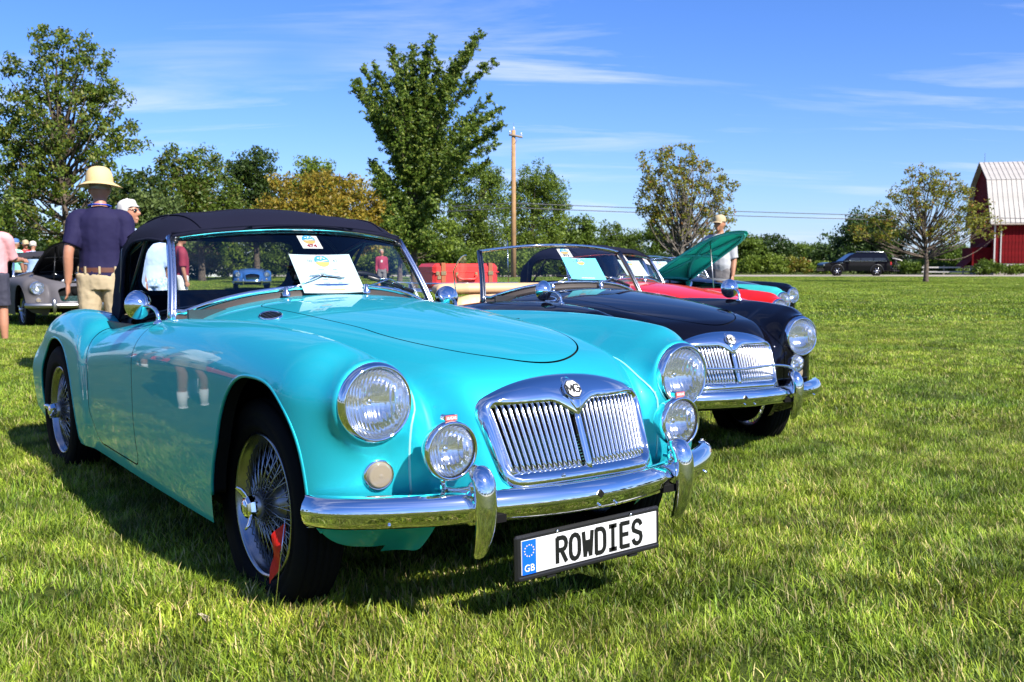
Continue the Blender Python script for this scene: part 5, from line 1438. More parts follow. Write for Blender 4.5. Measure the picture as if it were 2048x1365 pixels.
def make_trees():
    d = 38
    tree('oak_tree', 'tall broad green tree with open crown rising above the man in the straw hat', at(138, d), blob_px(d, 138, [(135, 105, 52, 55, .1), (95, 160, 60, 60, -.2), (185, 150, 60, 62, .2), (60, 250, 75, 70, .2), (150, 240, 85, 80, -.3), (230, 230, 52, 62, .1), (250, 290, 50, 30, -.1), (70, 340, 70, 60, .2), (160, 345, 90, 70, -.2), (30, 300, 40, 50, 0), (110, 430, 110, 60, 0), (285, 262, 24, 14, 0)]),
         GREEN[:2] + ((.19, .20, .03), .25), 1, .15, .088, 500, 46, .33, fork=2.2, limbs=130)
    tree('oak_tree', 'green tree at the left edge with only its branch tips in view', at(-70, 34), blob_px(34, -70, [(-60, 190, 70, 55, 0), (-70, 300, 80, 70, 0), (-60, 400, 80, 70, 0)]), GREEN, 2, .16, .09, 150, 50, .4, fork=2)
    d = 52
    tree('evergreen_tree', 'dense dark evergreen behind the far left spectators', at(15, d), blob_px(d, 15, [(10, 400, 45, 60, 0), (40, 450, 40, 60, .3), (-20, 450, 50, 60, 0)]), DARK, 3, .16, .10, 160, 60, .4)
    tree('leafy_tree', 'dark green tree to the right of the straw hat', at(285, 60), blob_px(60, 285, [(290, 385, 45, 48, 0), (250, 420, 50, 50, 0), (320, 430, 45, 45, .2)]), DARK[:2] + ((.09, .11, .02), .2), 4, .2, .13, 190, 56, .55)
    tree('pale_shrub', 'pale green shrub just right of the white haired person', at(320, 30), blob_px(30, 320, [(300, 425, 35, 38, 0), (340, 430, 32, 36, 0), (270, 440, 30, 30, 0), (330, 470, 50, 40, 0)]), PALE, 5, .06, .075, 150, 50, .28, fork=.4, cat='shrub')
    d = 62
    tree('leafy_tree', 'spreading green tree left of the two tall background crowns', at(405, d), blob_px(d, 405, [(350, 345, 28, 42, 0), (410, 345, 40, 48, .2), (370, 390, 50, 45, -.2), (430, 400, 60, 55, 0), (400, 450, 80, 55, 0)]), GREEN[:2] + ((.12, .12, .025), .25), 6, .22, .125, 330, 56, .55)
    tree('leafy_tree', 'dark rounded tree standing behind the black soft top', at(515, d + 4), blob_px(d + 4, 515, [(515, 340, 42, 45, 0), (490, 375, 45, 50, .2), (540, 380, 25, 40, 0), (500, 430, 60, 55, 0), (545, 440, 40, 50, 0)]), DARK[:2] + ((.07, .11, .02), .35), 7, .22, .125, 300, 58, .55)
    tree('leafy_tree', 'small bright green treetop sticking up behind the golden tree', at(628, 72), blob_px(72, 628, [(610, 345, 18, 25, 0), (645, 343, 20, 26, 0), (628, 385, 45, 40, 0)]), YGREEN, 8, .16, .13, 110, 50, .5)
    d = 55
    tree('golden_tree', 'wide golden yellow tree behind the soft top', at(650, d), blob_px(d, 650, [(575, 400, 55, 48, 0), (650, 385, 65, 38, .2), (720, 400, 55, 42, 0), (545, 430, 32, 32, 0), (640, 440, 110, 50, -.2), (760, 430, 38, 48, .2), (690, 470, 90, 45, 0)]), GOLD, 9, .2, .105, 560, 56, .44)
    tree('leafy_tree', 'green tree between the golden tree and the tall elm', at(800, 60), blob_px(60, 800, [(790, 430, 36, 40, 0), (810, 470, 50, 40, 0), (880, 470, 32, 45, 0)]), YGREEN, 10, .16, .12, 170, 54, .5)
    # tall vase-shaped elm: limbs sweep up and outward
    d = 42; s = d / FPX; bx = 828; rng = np.random.default_rng(21)
    root = thing('elm_tree', 'tall vase shaped elm with upswept branches beside the utility pole', 'tree', at(bx, d), 0, 'trees round the field')
    ax = np.array([list(RT), list(FW), [0, 0, 1]]); b = MB()
    tips = [(745, 130), (785, 108), (720, 190), (712, 160), (830, 110), (855, 128), (880, 140), (950, 92), (962, 85), (930, 140), (985, 132), (975, 200), (995, 225), (1000, 275), (985, 290), (930, 320), (745, 330), (760, 370), (770, 250), (800, 160), (905, 180), (890, 250), (820, 200), (860, 220), (790, 210), (850, 170), (780, 440), (860, 420), (880, 380), (900, 350), (740, 240), (940, 240), (815, 140), (870, 105), (765, 165), (910, 145), (800, 480), (860, 480), (835, 450)]
    C = []; R_ = []
    b.tube(curve_pts([(0, 0, -.1), (.02, 0, 1.2), (-.02, 0, 2.6), (.05, 0, 4.2), (.1, 0, 6.5)], 16) @ ax, np.interp(np.linspace(0, 1, 16), [0, .08, 1], [.20, .145, .05]), 10)
    for i, (px, py) in enumerate(tips):
        for c_ in range(2):
            e = np.array([(px - bx) * s * (1 - .18 * c_ * rng.random()), rng.normal() * 1.1, hgt(py, d) - rng.random() * .9 * c_]); z0 = np.clip(e[2] * .34, 1.7, 3.6); a = np.array([0, 0, z0]); m = a + (e - a) * .45 + np.array([-.18 * e[0], -.1 * e[1], .05 * e[2]])
            p = curve_pts([a, m, e], 18); tg = np.gradient(p, axis=0); tg /= np.linalg.norm(tg, axis=1)[:, None]; b.tube(p @ ax, np.linspace(.050, .006, 18), 5, caps=False)
            for j in range(5, 18):
                t = j / 17
                for w in range(6):
                    dr = tg[j] + rng.normal(size=3) * .75 + [0, 0, .20]; dr /= np.linalg.norm(dr); ln = (.26 + .75 * (1.05 - t)) * (.5 + .7 * rng.random())
                    for u in (.35, .7, 1.0): C.append(p[j] + dr * ln * u); R_.append(.06 + .07 * rng.random())
                C.append(p[j]); R_.append(.10)
    C = np.array(C) @ ax; link('crown', leaves_mesh('crown', C, np.array(R_), 8, .066, ((.040, .085, .013), (.15, .225, .028), (.28, .33, .06), .18), rng, long=1.9), root); b.build('trunk', MAT['bark'], root)
    d = 97
    tree('willow_tree', 'feathery green tree just left of the utility pole', at(960, d), blob_px(d, 960, [(955, 365, 38, 35, 0), (920, 400, 28, 35, 0), (985, 375, 30, 35, .2), (930, 450, 45, 45, 0), (980, 440, 50, 55, 0), (940, 500, 60, 40, 0)]), YGREEN[:2] + ((.05, .10, .015), .3), 31, .22, .13, 520, 62, .62, droop=.3)
    tree('willow_tree', 'feathery green tree just right of the utility pole', at(1075, d + 2), blob_px(d + 2, 1075, [(1075, 360, 40, 32, 0), (1110, 390, 30, 32, 0), (1050, 400, 35, 45, 0), (1100, 430, 36, 40, 0), (1070, 470, 60, 45, 0), (1040, 500, 60, 35, 0)]), YGREEN[:2] + ((.05, .10, .015), .2), 32, .22, .13, 520, 62, .62, droop=.3)
    tree('leafy_tree', 'rounded green tree right of the feathery pair', at(1155, 125), blob_px(125, 1155, [(1150, 465, 40, 32, 0), (1175, 485, 24, 28, 0), (1130, 490, 35, 35, 0)]), GREEN, 33, .25, .22, 150, 52, .9)
    tree('leafy_tree', 'far airy tree with two round tops behind the black windscreen', at(1235, 140), blob_px(140, 1235, [(1220, 465, 24, 26, 0), (1265, 480, 20, 22, 0), (1235, 495, 40, 22, 0)]), GREEN[:2] + ((.09, .12, .03), .2), 34, .2, .22, 110, 46, .85)
    tree('leafy_tree', 'far green tree behind the trunk of the sparse olive tree', at(1320, 130), blob_px(130, 1320, [(1310, 480, 26, 30, 0), (1340, 500, 30, 28, 0)]), GREEN, 35, .2, .22, 80, 46, .85)
    d = 50
    tree('sparse_tree', 'thinning olive tree with many bare stems behind the raised bonnet', at(1352, d), blob_px(d, 1352, [(1350, 315, 40, 24, 0), (1300, 330, 34, 22, 0), (1395, 345, 40, 28, .2), (1330, 365, 50, 30, -.2), (1440, 370, 36, 22, 0), (1300, 400, 32, 36, 0), (1390, 400, 50, 36, 0), (1450, 410, 28, 36, .2), (1420, 450, 50, 30, 0), (1345, 440, 48, 40, 0), (1295, 425, 22, 14, 0)]),
         OLIVE, 36, .13, .085, 360, 25, .30, fork=.8, limbs=130, stems=[(0, 0), (.25, .1), (-.22, .05), (.5, -.1), (.1, -.3)], upward=1.0, bark='bark_grey')
    d = 57.5
    tree('sparse_tree', 'small spreading tree with thin yellowing leaves in front of the barn', at(1850, d), blob_px(d, 1850, [(1840, 350, 36, 18, 0), (1880, 365, 40, 22, 0), (1800, 390, 36, 24, 0), (1850, 400, 56, 34, .1), (1905, 400, 40, 32, 0), (1945, 430, 40, 26, 0), (1975, 455, 28, 24, 0), (1910, 460, 60, 30, 0), (1760, 430, 40, 22, 0), (1745, 460, 44, 26, .2), (1800, 460, 50, 30, 0)]),
         OLIVE, 37, .135, .088, 350, 26, .30, fork=1.5, limbs=110, upward=.7)
    # belt beyond the road
    tree('leafy_tree', 'dark full tree behind the black off-roader', at(1735, 112), blob_px(112, 1735, [(1735, 460, 55, 34, 0), (1700, 490, 35, 34, 0), (1770, 480, 50, 38, 0), (1730, 520, 70, 30, 0)]), DARK[:2] + ((.07, .12, .03), .35), 41, .3, .20, 330, 56, .85)
    k = 50
    for (px, py, w, h_, dd, lab, cc) in ((1480, 500, 45, 42, 118, 'green tree directly right of the raised bonnet', GREEN), (1540, 505, 48, 40, 120, 'green tree midway between the raised bonnet and the off-roader', DARK), (1610, 512, 45, 34, 140, 'paler rounded tree further back left of the off-roader', GREEN), (1650, 515, 30, 30, 126, 'low dark tree beside the bonnet of the off-roader', DARK),
                                         (1885, 515, 36, 25, 135, 'round green bush between thin tree trunk and barn', GREEN), (1915, 515, 20, 32, 150, 'pale far tree just left of the barn', PALE), (1440, 515, 40, 36, 124, 'green tree behind the man in the grey shirt', GREEN)):
        k += 1; tree('leafy_tree', lab, at(px, dd), blob_px(dd, px, [(px, py, w, h_ * .8, 0), (px - w * .4, py + 10, w * .7, h_ * .7, .2), (px + w * .4, py + 8, w * .7, h_ * .75, 0)]), cc, k, .2, .21, 150, 50, .8, group='trees beyond the road')
    for (px, w, h_, dd, lab, cc) in ((1500, 26, 22, 108, 'low bright green bush by the road under the raised bonnet', YGREEN), (1545, 30, 22, 108, 'low leafy bush by the road left of the off-roader', YGREEN), (1590, 30, 18, 109, 'low reddish green bush in front of the far trees', OLIVE), (1640, 26, 14, 109, 'low scrub at the front wheel of the off-roader', YGREEN), (1815, 26, 15, 106, 'low clipped bush left of the thin tree trunk', GREEN), (1880, 22, 13, 106, 'low bush right of the thin tree trunk', GREEN), (1975, 34, 16, 98, 'leafy bush against the barn footing', GREEN), (2030, 20, 10, 98, 'small weed bush at the barn door', YGREEN)):
        k += 1; tree('roadside_bush', lab, at(px, dd), [((0), 0, h_ * dd / FPX * .8, w * dd / FPX, .9, h_ * dd / FPX)], cc, k, .05, .15, 90, 44, .42, fork=.3, limbs=10, group='bushes along the road', cat='bush')
    for i, (px, dd, w, top, lab, cc) in enumerate(((40, 66, 90, 470, 'hedge bush behind the grey car', DARK), (190, 70, 90, 475, 'hedge bush behind the man in the straw hat', GREEN), (350, 72, 100, 482, 'hedge bush seen through the side window', GREEN), (480, 74, 90, 470, 'hedge bush seen through the rear window', YGREEN), (600, 74, 90, 478, 'hedge bush seen behind the show card', GREEN), (730, 72, 90, 482, 'hedge bush behind the maroon shirt', YGREEN), (860, 70, 80, 478, 'hedge bush behind the red suitcase', GREEN), (980, 82, 90, 500, 'low hedge bush left of the pole foot', YGREEN), (1090, 84, 90, 503, 'low hedge bush right of the pole foot', GREEN), (1210, 112, 90, 512, 'low hedge bush under the far airy tree', GREEN), (1330, 112, 90, 508, 'low hedge bush under the olive tree', DARK))):
        s = dd / FPX; h0 = hgt(top, dd); tree('hedge_bush', lab, at(px, dd), [(-w * .5 * s, 0, h0 * .5, w * .5 * s, 1.4, h0 * .52), (w * .4 * s, 0, h0 * .46, w * .6 * s, 1.4, h0 * .5), (0, .6, h0 * .5, w * .6 * s, 1.5, h0 * .52)], cc, 80 + i, .1, .13, 230, 48, .5, fork=.4, limbs=12, group='bushes in the hedge line', cat='bush')
    # one far wood that reads as a single mass
    rng = np.random.default_rng(5); n = 900; lat = (rng.random(n) * 2 - 1) * .62; dd = 190 + 40 * rng.random(n)
    hh = 3.2 + 3.0 * np.sin(lat * 23) + 2.0 * np.sin(lat * 61 + 1); hh = np.where(lat > .38, 3.0, hh); z = rng.random(n)**.8 * np.maximum(hh, 2.2)
    P = np.array([list(Vector((CAM.x, CAM.y, 0)) + FW * float(a) + RT * float(l * a)) for a, l in zip(dd, lat)]); P[:, 2] = z
    o = link('far_wood', leaves_mesh('far_wood', P, np.full(n, 1.9), 34, .55, ((.028, .055, .020), (.07, .11, .035)), rng)); tag(o, 'distant belt of woodland closing the field', 'woodland', None, 'stuff')
make_trees()
# ------------------------------------------------------------------ pole and wires
def vf(lat, d, z): return Vector((CAM.x, CAM.y, 0)) + FW * d + RT * lat + Vector((0, 0, z))
AXV = np.array([list(RT), list(FW), [0, 0, 1]])
pmat('pole_wood', (0.38, 0.215, 0.095), 0.85, noise=(2.5, (0.26, 0.15, 0.07), .35, .7), bump=(18, .5, .01))
pmat('grey_wood', (0.27, 0.22, 0.17), 0.85, noise=(3, (0.18, 0.15, 0.12), .35, .7)); pmat('wire', (0.06, 0.06, 0.065), 0.6); pmat('porcelain', (0.55, 0.55, 0.56), 0.3)
PD = 80.0; pb = at(1027, PD); PT = hgt(265, PD)
pole = thing('utility_pole', 'tall tan timber utility pole with one short crossarm', 'utility pole', pb)
MB().tube([(0, 0, -.2), (0, 0, PT * .5), (0, 0, PT)], [.215, .19, .15], 12).build('post', MAT['pole_wood'], pole)
cr = MB(); cr.tube(np.array([(-.35, -.17, PT - .35), (.70, -.17, PT - .55)]) @ AXV, .085, 4); cr.tube(np.array([(.05, -.17, PT - 1.1), (.45, -.17, PT - .55)]) @ AXV, .02, 4); cr.build('crossarm', MAT['grey_wood'], pole)
for (x, z) in ((-.28, PT - .30), (.02, PT), (.60, PT - .46)): MB().lathe([(0, .03), (.08, .03), (.10, .065), (.15, .065), (.19, .045), (.26, .045), (.27, .001)], 10, axis='z', c=tuple(np.array([x, -.17 if x != .02 else 0, z]) @ AXV)).build('insulator', MAT['porcelain'], pole)
MB().tube([(0, 0, PT), (0, 0, PT + .55)], .012, 5).build('lightning_rod', MAT['wire'], pole)
for i, (zl, z0, zr, lab) in enumerate(((hgt(428, 86), hgt(408, PD), hgt(441, 96), 'upper black cable running right from the pole past the sparse trees'), (hgt(438, 86), hgt(417, PD), hgt(449, 96), 'lower black cable running right from the pole past the sparse trees'))):
    P = []
    for t in np.linspace(0, 1, 30): P.append(vf(.12 + (56 - .12) * t, PD + 16 * t, z0 + (zr - z0) * t - 1.6 * 4 * .12 * t * (1 - t)))
    Q = [vf(.12 - 24 * t, PD + 6 * t, z0 + (zl - z0) * t - .6 * t * (1 - t)) for t in np.linspace(1, 0, 14)]
    w = MB().tube([tuple(q) for q in Q + P[1:]], .034, 5).build('overhead_cable', MAT['wire']); tag(w, lab, 'cable', 'overhead cables')
# ------------------------------------------------------------------ barn
pmat('barn_red', (0.160, 0.007, 0.009), 0.85, spec=.1, noise=(2.2, (0.085, 0.005, 0.006), .35, .7)); pmat('barn_roof', (0.40, 0.375, 0.345), 0.55, noise=(.8, (0.33, 0.305, 0.275), .35, .7)); pmat('barn_trim', (0.42, 0.40, 0.37), 0.7); pmat('field_stone', (0.42, 0.38, 0.33), 0.9, noise=(3, (0.26, 0.24, 0.21), .4, .6), bump=(6, .8, .05))
def barn():
    D0 = 100.0; s = D0 / FPX; L0 = (1985 - 1024) * s; LEN = 16.0; DEP = 11.0
    zb, ze, zk, zr = hgt(528, D0), hgt(440, D0), hgt(363, D0 + 1.8), hgt(331, D0 + 5.5)
    B13 = rad(-13); AXB = np.array([list(RT * math.cos(B13) + FW * math.sin(B13)), list(FW * math.cos(B13) - RT * math.sin(B13)), [0, 0, 1]])
    root = thing('barn', 'red barn with pale ribbed gambrel roof at the right edge', 'barn', vf(L0, D0, 0))
    def L(x, y, z): return tuple(np.array([x, y, z]) @ AXB)
    def boxl(b, c, d, mi=0, bev=0): b.box(L(*c), d, mi, R=AXB.T, bev=bev)
    f = MB(); boxl(f, (LEN / 2, DEP / 2, zb / 2 - .1), (LEN, DEP, zb + .2)); f.build('footing', MAT['field_stone'], root)
    core = MB(); boxl(core, (LEN / 2, DEP / 2, (zb + ze) / 2), (LEN - .1, DEP - .1, ze - zb)); core.build('frame', MAT['barn_red'], root)
    n = 52; pw = LEN / n; me = None
    for k in range(n):
        if me is None: b = MB(); boxl(b, (0, 0, 0), (pw - .025, .05, ze - zb - .08), bev=.008); me = b.mesh('plank', MAT['barn_red'])
        link('plank', me, root, L(pw * (k + .5), -.02 - .006 * (k % 3), (zb + ze) / 2))
    b = MB(); boxl(b, (0, 0, 0), (.05, .29, ze - zb - .08), bev=.008); me2 = b.mesh('plank', MAT['barn_red'])
    for k in range(36): link('plank', me2, root, L(-.02 - .006 * (k % 3), DEP / 36 * (k + .5), (zb + ze) / 2))
    g = MB(); pr = [(0, ze), (1.8, zk), (DEP / 2, zr), (DEP - 1.8, zk), (DEP, ze)]
    for x in (0.0, LEN): g.add([L(x, y, z) for y, z in pr], [list(range(5))], 0, False)
    g.build('gable', MAT['barn_red'], root)
    # vertical gable boards
    def zt(y): y = min(y, DEP - y); return np.interp(y, [0, 1.8, DEP / 2], [ze, zk, zr])
    for k in range(36):
        y = DEP / 36 * (k + .5); h = zt(y) - ze - .05
        if h > .3: q = MB(); boxl(q, (-.03 - .006 * (k % 3), y, ze + h / 2), (.04, .28, h)); q.build('plank', MAT['barn_red'], root)
    OV = .55; np_ = 38; w = (LEN + 2 * OV) / np_
    for (y0, z0, y1, z1, nm) in ((-.55, ze - .45, 1.8, zk + .05, 'lower'), (1.72, zk + .03, DEP / 2, zr + .12, 'upper')):
        meA = None
        ln = math.hypot(y1 - y0, z1 - z0); uy, uz = (y1 - y0) / ln, (z1 - z0) / ln
        for k in range(np_):
            if meA is None:
                q = MB(); v = []
                for (x, h_) in ((0, 0.0), (w, 0.0)):
                    for (a, hh) in ((0, -.03), (0, .03), (ln, .03), (ln, -.03)): v.append(L(x, a * uy - hh * uz, a * uz + hh * uy))
                q.add(v, [(0, 1, 2, 3), (7, 6, 5, 4), (0, 4, 5, 1), (1, 5, 6, 2), (2, 6, 7, 3), (3, 7, 4, 0)], 0, False)
                q.tube([L(.02, -.05 * uz, .05 * uy), L(.02, ln * uy - .05 * uz, ln * uz + .05 * uy)], .035, 4)
                meA = q.mesh('roof_panel', MAT['barn_roof'])
            link('roof_panel', meA, root, L(-OV + w * k, y0, z0))
        bk = MB(); bk.add([L(x, DEP - y, z) for x in (-OV, LEN + OV) for y, z in ((y0, z0), (y1, z1))], [(0, 1, 3, 2)], 0, False); bk.build('roof_back', MAT['barn_roof'], root)
    t = MB(); boxl(t, (.0, -.04, (zb + ze) / 2), (.14, .12, ze - zb)); t.build('corner_board', MAT['barn_trim'], root)
    t = MB(); boxl(t, (.55, -.10, zb + (ze - zb) * .42), (.10, .10, (ze - zb) * .85)); t.build('downpipe', MAT['barn_trim'], root)
    t = MB(); boxl(t, (LEN / 2, -.62, ze - .50), (LEN + 1.0, .14, .14)); t.build('gutter', MAT['grey_wood'], root)
    t = MB(); boxl(t, (7.2 / 2 - .3, -.06, zb - .42), (1.5, .2, .62)); t.build('cellar_window', MAT['dark_void'], root)
    t = MB(); t.tube([L(0, DEP / 2, zr + .1), L(0, DEP / 2, zr + 1.1)], .02, 5); t.build('lightning_rod', MAT['wire'], root)
    t = MB(); boxl(t, (-.9, 3.5, zb + .7), (1.8, 5.0, 1.8)); t.add([L(-2.6, .9, zb - .4), L(-2.6, 6.1, zb - .4), L(0, 6.1, zb + 2.2), L(0, .9, zb + 2.2)], [(0, 1, 2, 3)], 0, False); t.build('ramp_shed', MAT['barn_red'], root)
    # low rail fence in front
    fr = thing('rail_fence', 'low grey two-rail fence in front of the barn', 'fence', vf((1905 - 1024) / FPX * 103, 103, 0))
    for z in (.35, .80): q = MB(); boxl(q, (-.2, 0, z), (5.6, .08, .14)); q.build('rail', MAT['barn_trim'], fr)
    for x in (-2.8, -.9, .9, 2.4): q = MB(); boxl(q, (x, .06, .5), (.12, .12, 1.05)); q.build('post', MAT['grey_wood'], fr)
barn()
# ------------------------------------------------------------------ black off-roader on the road
pmat('car_glass', (0.015, 0.018, 0.02), 0.05, coat=.4); pmat('tail_red', (0.35, 0.01, 0.01), 0.25, coat=.5); pmat('suv_black', (0.003, 0.003, 0.005), 0.4, coat=.6, spec=0.0)
def offroader():
    D = 91.0; s = D / FPX; x0 = (1646 - 1024) * s; LN = (1782 - 1646) * s
    root = thing('offroader', 'big black off-roader driving left along the road', 'off-roader', vf(x0, D, .02)); k = LN / 5.3
    def L(x, y, z): return tuple(np.array([x * k, y * k, z * k]) @ AXV)
    # side profile (x from the nose, z): lower body then cabin
    low = [(.05, .42), (.0, .62), (.03, .88), (.12, 1.02), (.5, 1.10), (1.35, 1.14), (1.60, 1.17), (5.10, 1.20), (5.24, 1.12), (5.28, .85), (5.30, .62), (5.22, .42)]
    cab = [(1.50, 1.16), (2.28, 1.72), (2.50, 1.82), (3.4, 1.875), (4.5, 1.86), (4.88, 1.80), (5.14, 1.20)]
    def slab(pr, y0, y1, in0, name, mat):
        n = len(pr); cz = np.mean([q[1] for q in pr]); cx = np.mean([q[0] for q in pr]); b = MB(); rows = []
        for y, sc in ((y0, .97), (y0 + .06, 1.0), (y1 - .06, 1.0), (y1, .97)):
            rows.append([L(cx + (x - cx) * sc, y + (0 if name != 'cabin' else (.5 - (y / 2.0)) * .22 * (z - 1.16) / .7 * 2 * (1)), cz + (z - cz) * sc) for x, z in pr])
        b.grid(rows, 0, True, False); b.add(rows[0], [list(range(n))], 0, False); b.add(rows[-1], [list(range(n))], 0, False); return b.build(name, mat, root)
    body = slab(low, 0, 2.0, 0, 'body', MAT['suv_black']); slab(cab, 0.06, 1.94, .1, 'cabin', MAT['suv_black'])
    # side windows, windscreen
    for nm, pr in (('windscreen', None), ('window', [(1.95, 1.22), (2.40, 1.70), (2.86, 1.74), (2.86, 1.22)]), ('window', [(2.93, 1.22), (2.93, 1.745), (3.86, 1.765), (3.86, 1.22)]), ('window', [(3.94, 1.22), (3.94, 1.765), (4.66, 1.73), (4.88, 1.24)])):
        if pr is None: continue
        b = MB(); b.add([L(x, .045 + .24 * (z - 1.16) / .7, z) for x, z in pr], [list(range(4))], 0, False); b.build(nm, MAT['car_glass'], root)
    b = MB(); b.add([L(1.56, .2, 1.20), L(1.56, 1.8, 1.20), L(2.25, 1.62, 1.71), L(2.25, .38, 1.71)], [(0, 1, 2, 3)], 0, False); b.xf(Matrix.Translation(-Vector(L(.02, 0, -.015)))); b.build('windscreen', MAT['car_glass'], root)
    for x in (1.05, 4.12):
        w = thing_part('wheel', root, L(x, .10, .42), (0, 0, math.atan2(RT.y, RT.x))); w.scale = (k, k, k)
        MB().lathe([(-.12, .27), (-.13, .30), (-.12, .385), (-.08, .42), (.10, .42), (.12, .3)], 30, axis='y').build('tyre', MAT['rubber'], w)
        r = MB(); r.lathe([(-.115, .27), (-.10, .255), (-.02, .24), (.0, .02)], 30, axis='y', mi=1)
        for q in range(6):
            a = q * PI / 3; r.tube([(.05 * math.cos(a), -.10, .05 * math.sin(a)), (.255 * math.cos(a), -.115, .255 * math.sin(a))], .03, 4)
        r.lathe([(-.125, .001), (-.12, .06), (-.08, .065)], 14, axis='y'); r.build('rim', [MAT['bright_metal'], MAT['dark_void']], w)
        a_ = MB(); a_.tube([L(x + .50 * math.cos(t), -.012, .42 + .50 * math.sin(t)) for t in np.linspace(-.1, PI + .1, 16)], .045 * k, 5); a_.build('wheel_arch', MAT['black_trim'], root)
    b = MB(); b.box(L(5.22, .06, 1.02), (.10 * k, .12 * k, .24 * k), R=AXV.T); b.build('tail_light', MAT['tail_red'], root)
    b = MB(); b.box(L(.10, .10, .88), (.22 * k, .16 * k, .12 * k), R=AXV.T); b.build('headlight', MAT['bright_metal'], root)
    b = MB(); b.box(L(1.98, -.10, 1.24), (.14 * k, .16 * k, .12 * k), R=AXV.T, bev=.02); b.build('door_mirror', MAT['bright_metal'], root)
    for x in (2.88, 3.90): b = MB(); b.box(L(x, -.006, .82), (.012 * k, .004, .75 * k), R=AXV.T); b.build('door_gap', MAT['dark_void'], root)
    b = MB(); b.box(L(1.36, -.005, 1.05), (.22 * k, .01, .035 * k), R=AXV.T); b.box(L(3.25, -.012, 1.195), (3.3 * k, .012, .022 * k), R=AXV.T); b.build('bright_strip', MAT['bright_metal'], root)
    b = MB(); b.tube([L(2.5, .14, 1.88), L(2.6, .14, 1.92), L(4.6, .14, 1.905), L(4.7, .14, 1.86)], .022, 5); b.build('roof_rail', MAT['bright_metal'], root)
    b = MB(); b.box(L(.04, 1.0, .62), (.06 * k, 1.6 * k, .30 * k), R=AXV.T); b.build('bumper', MAT['black_trim'], root)
    # bicycles carried on the back
    bx = thing('bike_carrier', 'two dark bicycles strapped on a carrier behind the off-roader', 'bicycle carrier', vf(x0 + LN + .15, D, .02))
    q = MB()
    for (y, dx) in ((.5, .25), (.9, .55)):
        for zz in (.75,):
            for yy in (-.55, .55):
                q.ring([L(dx + .05 * math.sin(3 * t), y + yy * .6 + .34 * math.cos(t), zz + .34 * math.sin(t)) for t in np.linspace(0, 2 * PI, 25)[:-1]], .022, 5)
        q.tube([L(dx, y - .3, .75), L(dx, y, 1.35), L(dx, y + .3, .75)], .025, 5); q.tube([L(dx - .1, y - .25, 1.45), L(dx + .12, y - .1, 1.5)], .03, 5)
    q.tube([L(-.1, .7, .45), L(.7, .7, .42)], .04, 5); q.tube([L(.4, .7, .42), L(.45, .7, 1.4)], .03, 5); q.build('bicycles', MAT['black_trim'], bx)
    q = MB(); q.tube([L(-.05, .2, 1.42), L(.55, .25, 1.30), L(.75, .3, 1.22)], .05, 6); q.build('light_board', MAT['barn_trim'], bx)
offroader()
# ------------------------------------------------------------------ house and parked car far behind, seen through the plastic rear window
pmat('house_white', (0.72, 0.72, 0.70), 0.7); pmat('roof_brown', (0.20, 0.12, 0.085), 0.85)
def house():
    D = 84; root = thing('house', 'white house with low brown roof seen through the plastic rear window', 'house', at(392, D)); b = MB()
    def L(x, y, z): return tuple(np.array([x, y, z]) @ AXV)
    b.box(L(0, 2, .7), (4.2, 4.0, 1.4), R=AXV.T); b.build('wall', MAT['house_white'], root)
    r = MB(); r.add([L(-2.5, -.3, 1.35), L(2.5, -.3, 1.35), L(1.6, 2, 2.35), L(-1.6, 2, 2.35), L(-2.5, 4.3, 1.35), L(2.5, 4.3, 1.35)], [(0, 1, 2, 3), (3, 2, 5, 4), (1, 5, 2), (0, 3, 4)], 0, False); r.build('roof', MAT['roof_brown'], root)
    for x in (-1.2, 1.0): w = MB(); w.box(L(x, -.02, .8), (.8, .06, .6), R=AXV.T); w.build('window', MAT['car_glass'], root)
house()
bp_ = at(505, 40)
blue = make_car('blue open car far behind, seen through the plastic rear window', (bp_.x, bp_.y, 0), rad(-20), 'paint_blue', hood=False, mirrors=(), windscreen=False, grille=False)
# ------------------------------------------------------------------ people
pmat('skin', (0.40, 0.18, 0.105), 0.5, noise=(14, (0.40, 0.18, 0.11), .4, .65)); pmat('skin_tan', (0.36, 0.165, 0.09), 0.5); pmat('hair_white', (0.50, 0.48, 0.46), 0.8, bump=(80, .6, .003)); pmat('hair_grey', (0.30, 0.27, 0.25), 0.7, bump=(80, .6, .003))
pmat('polo_navy', (0.013, 0.011, 0.045), 0.8, spec=.2); pmat('khaki', (0.39, 0.305, 0.185), 0.85); pmat('belt', (0.10, 0.035, 0.02), 0.5); pmat('straw', (0.60, 0.43, 0.20), 0.75, bump=(220, .5, .002)); pmat('lanyard', (0.01, 0.06, 0.55), 0.5)
pmat('shirt_pink', (0.60, 0.29, 0.30), 0.8); pmat('shorts_navy', (0.030, 0.030, 0.05), 0.8); pmat('shirt_mint', (0.30, 0.75, 0.55), 0.8); pmat('cap_blue', (0.05, 0.13, 0.32), 0.7); pmat('cap_tan', (0.40, 0.31, 0.18), 0.8); pmat('cap_white', (0.56, 0.49, 0.40), 0.8)
pmat('shirt_red', (0.50, 0.02, 0.03), 0.8); pmat('shirt_grey', (0.36, 0.37, 0.39), 0.8); pmat('shirt_maroon', (0.26, 0.020, 0.045), 0.8); pmat('shorts_grey', (0.14, 0.13, 0.13), 0.85); pmat('shirt_paleblue', (0.42, 0.55, 0.80), 0.8); pmat('jeans_pale', (0.30, 0.44, 0.72), 0.85, noise=(30, (.6, .7, .85), .45, .6)); pmat('shirt_white', (0.78, 0.77, 0.74), 0.8); pmat('sunglass', (0.006, 0.006, 0.006), 0.1, coat=.6); pmat('shoe_dark', (0.03, 0.028, 0.026), 0.6); pmat('shoe_white', (0.75, 0.74, 0.72), 0.6)
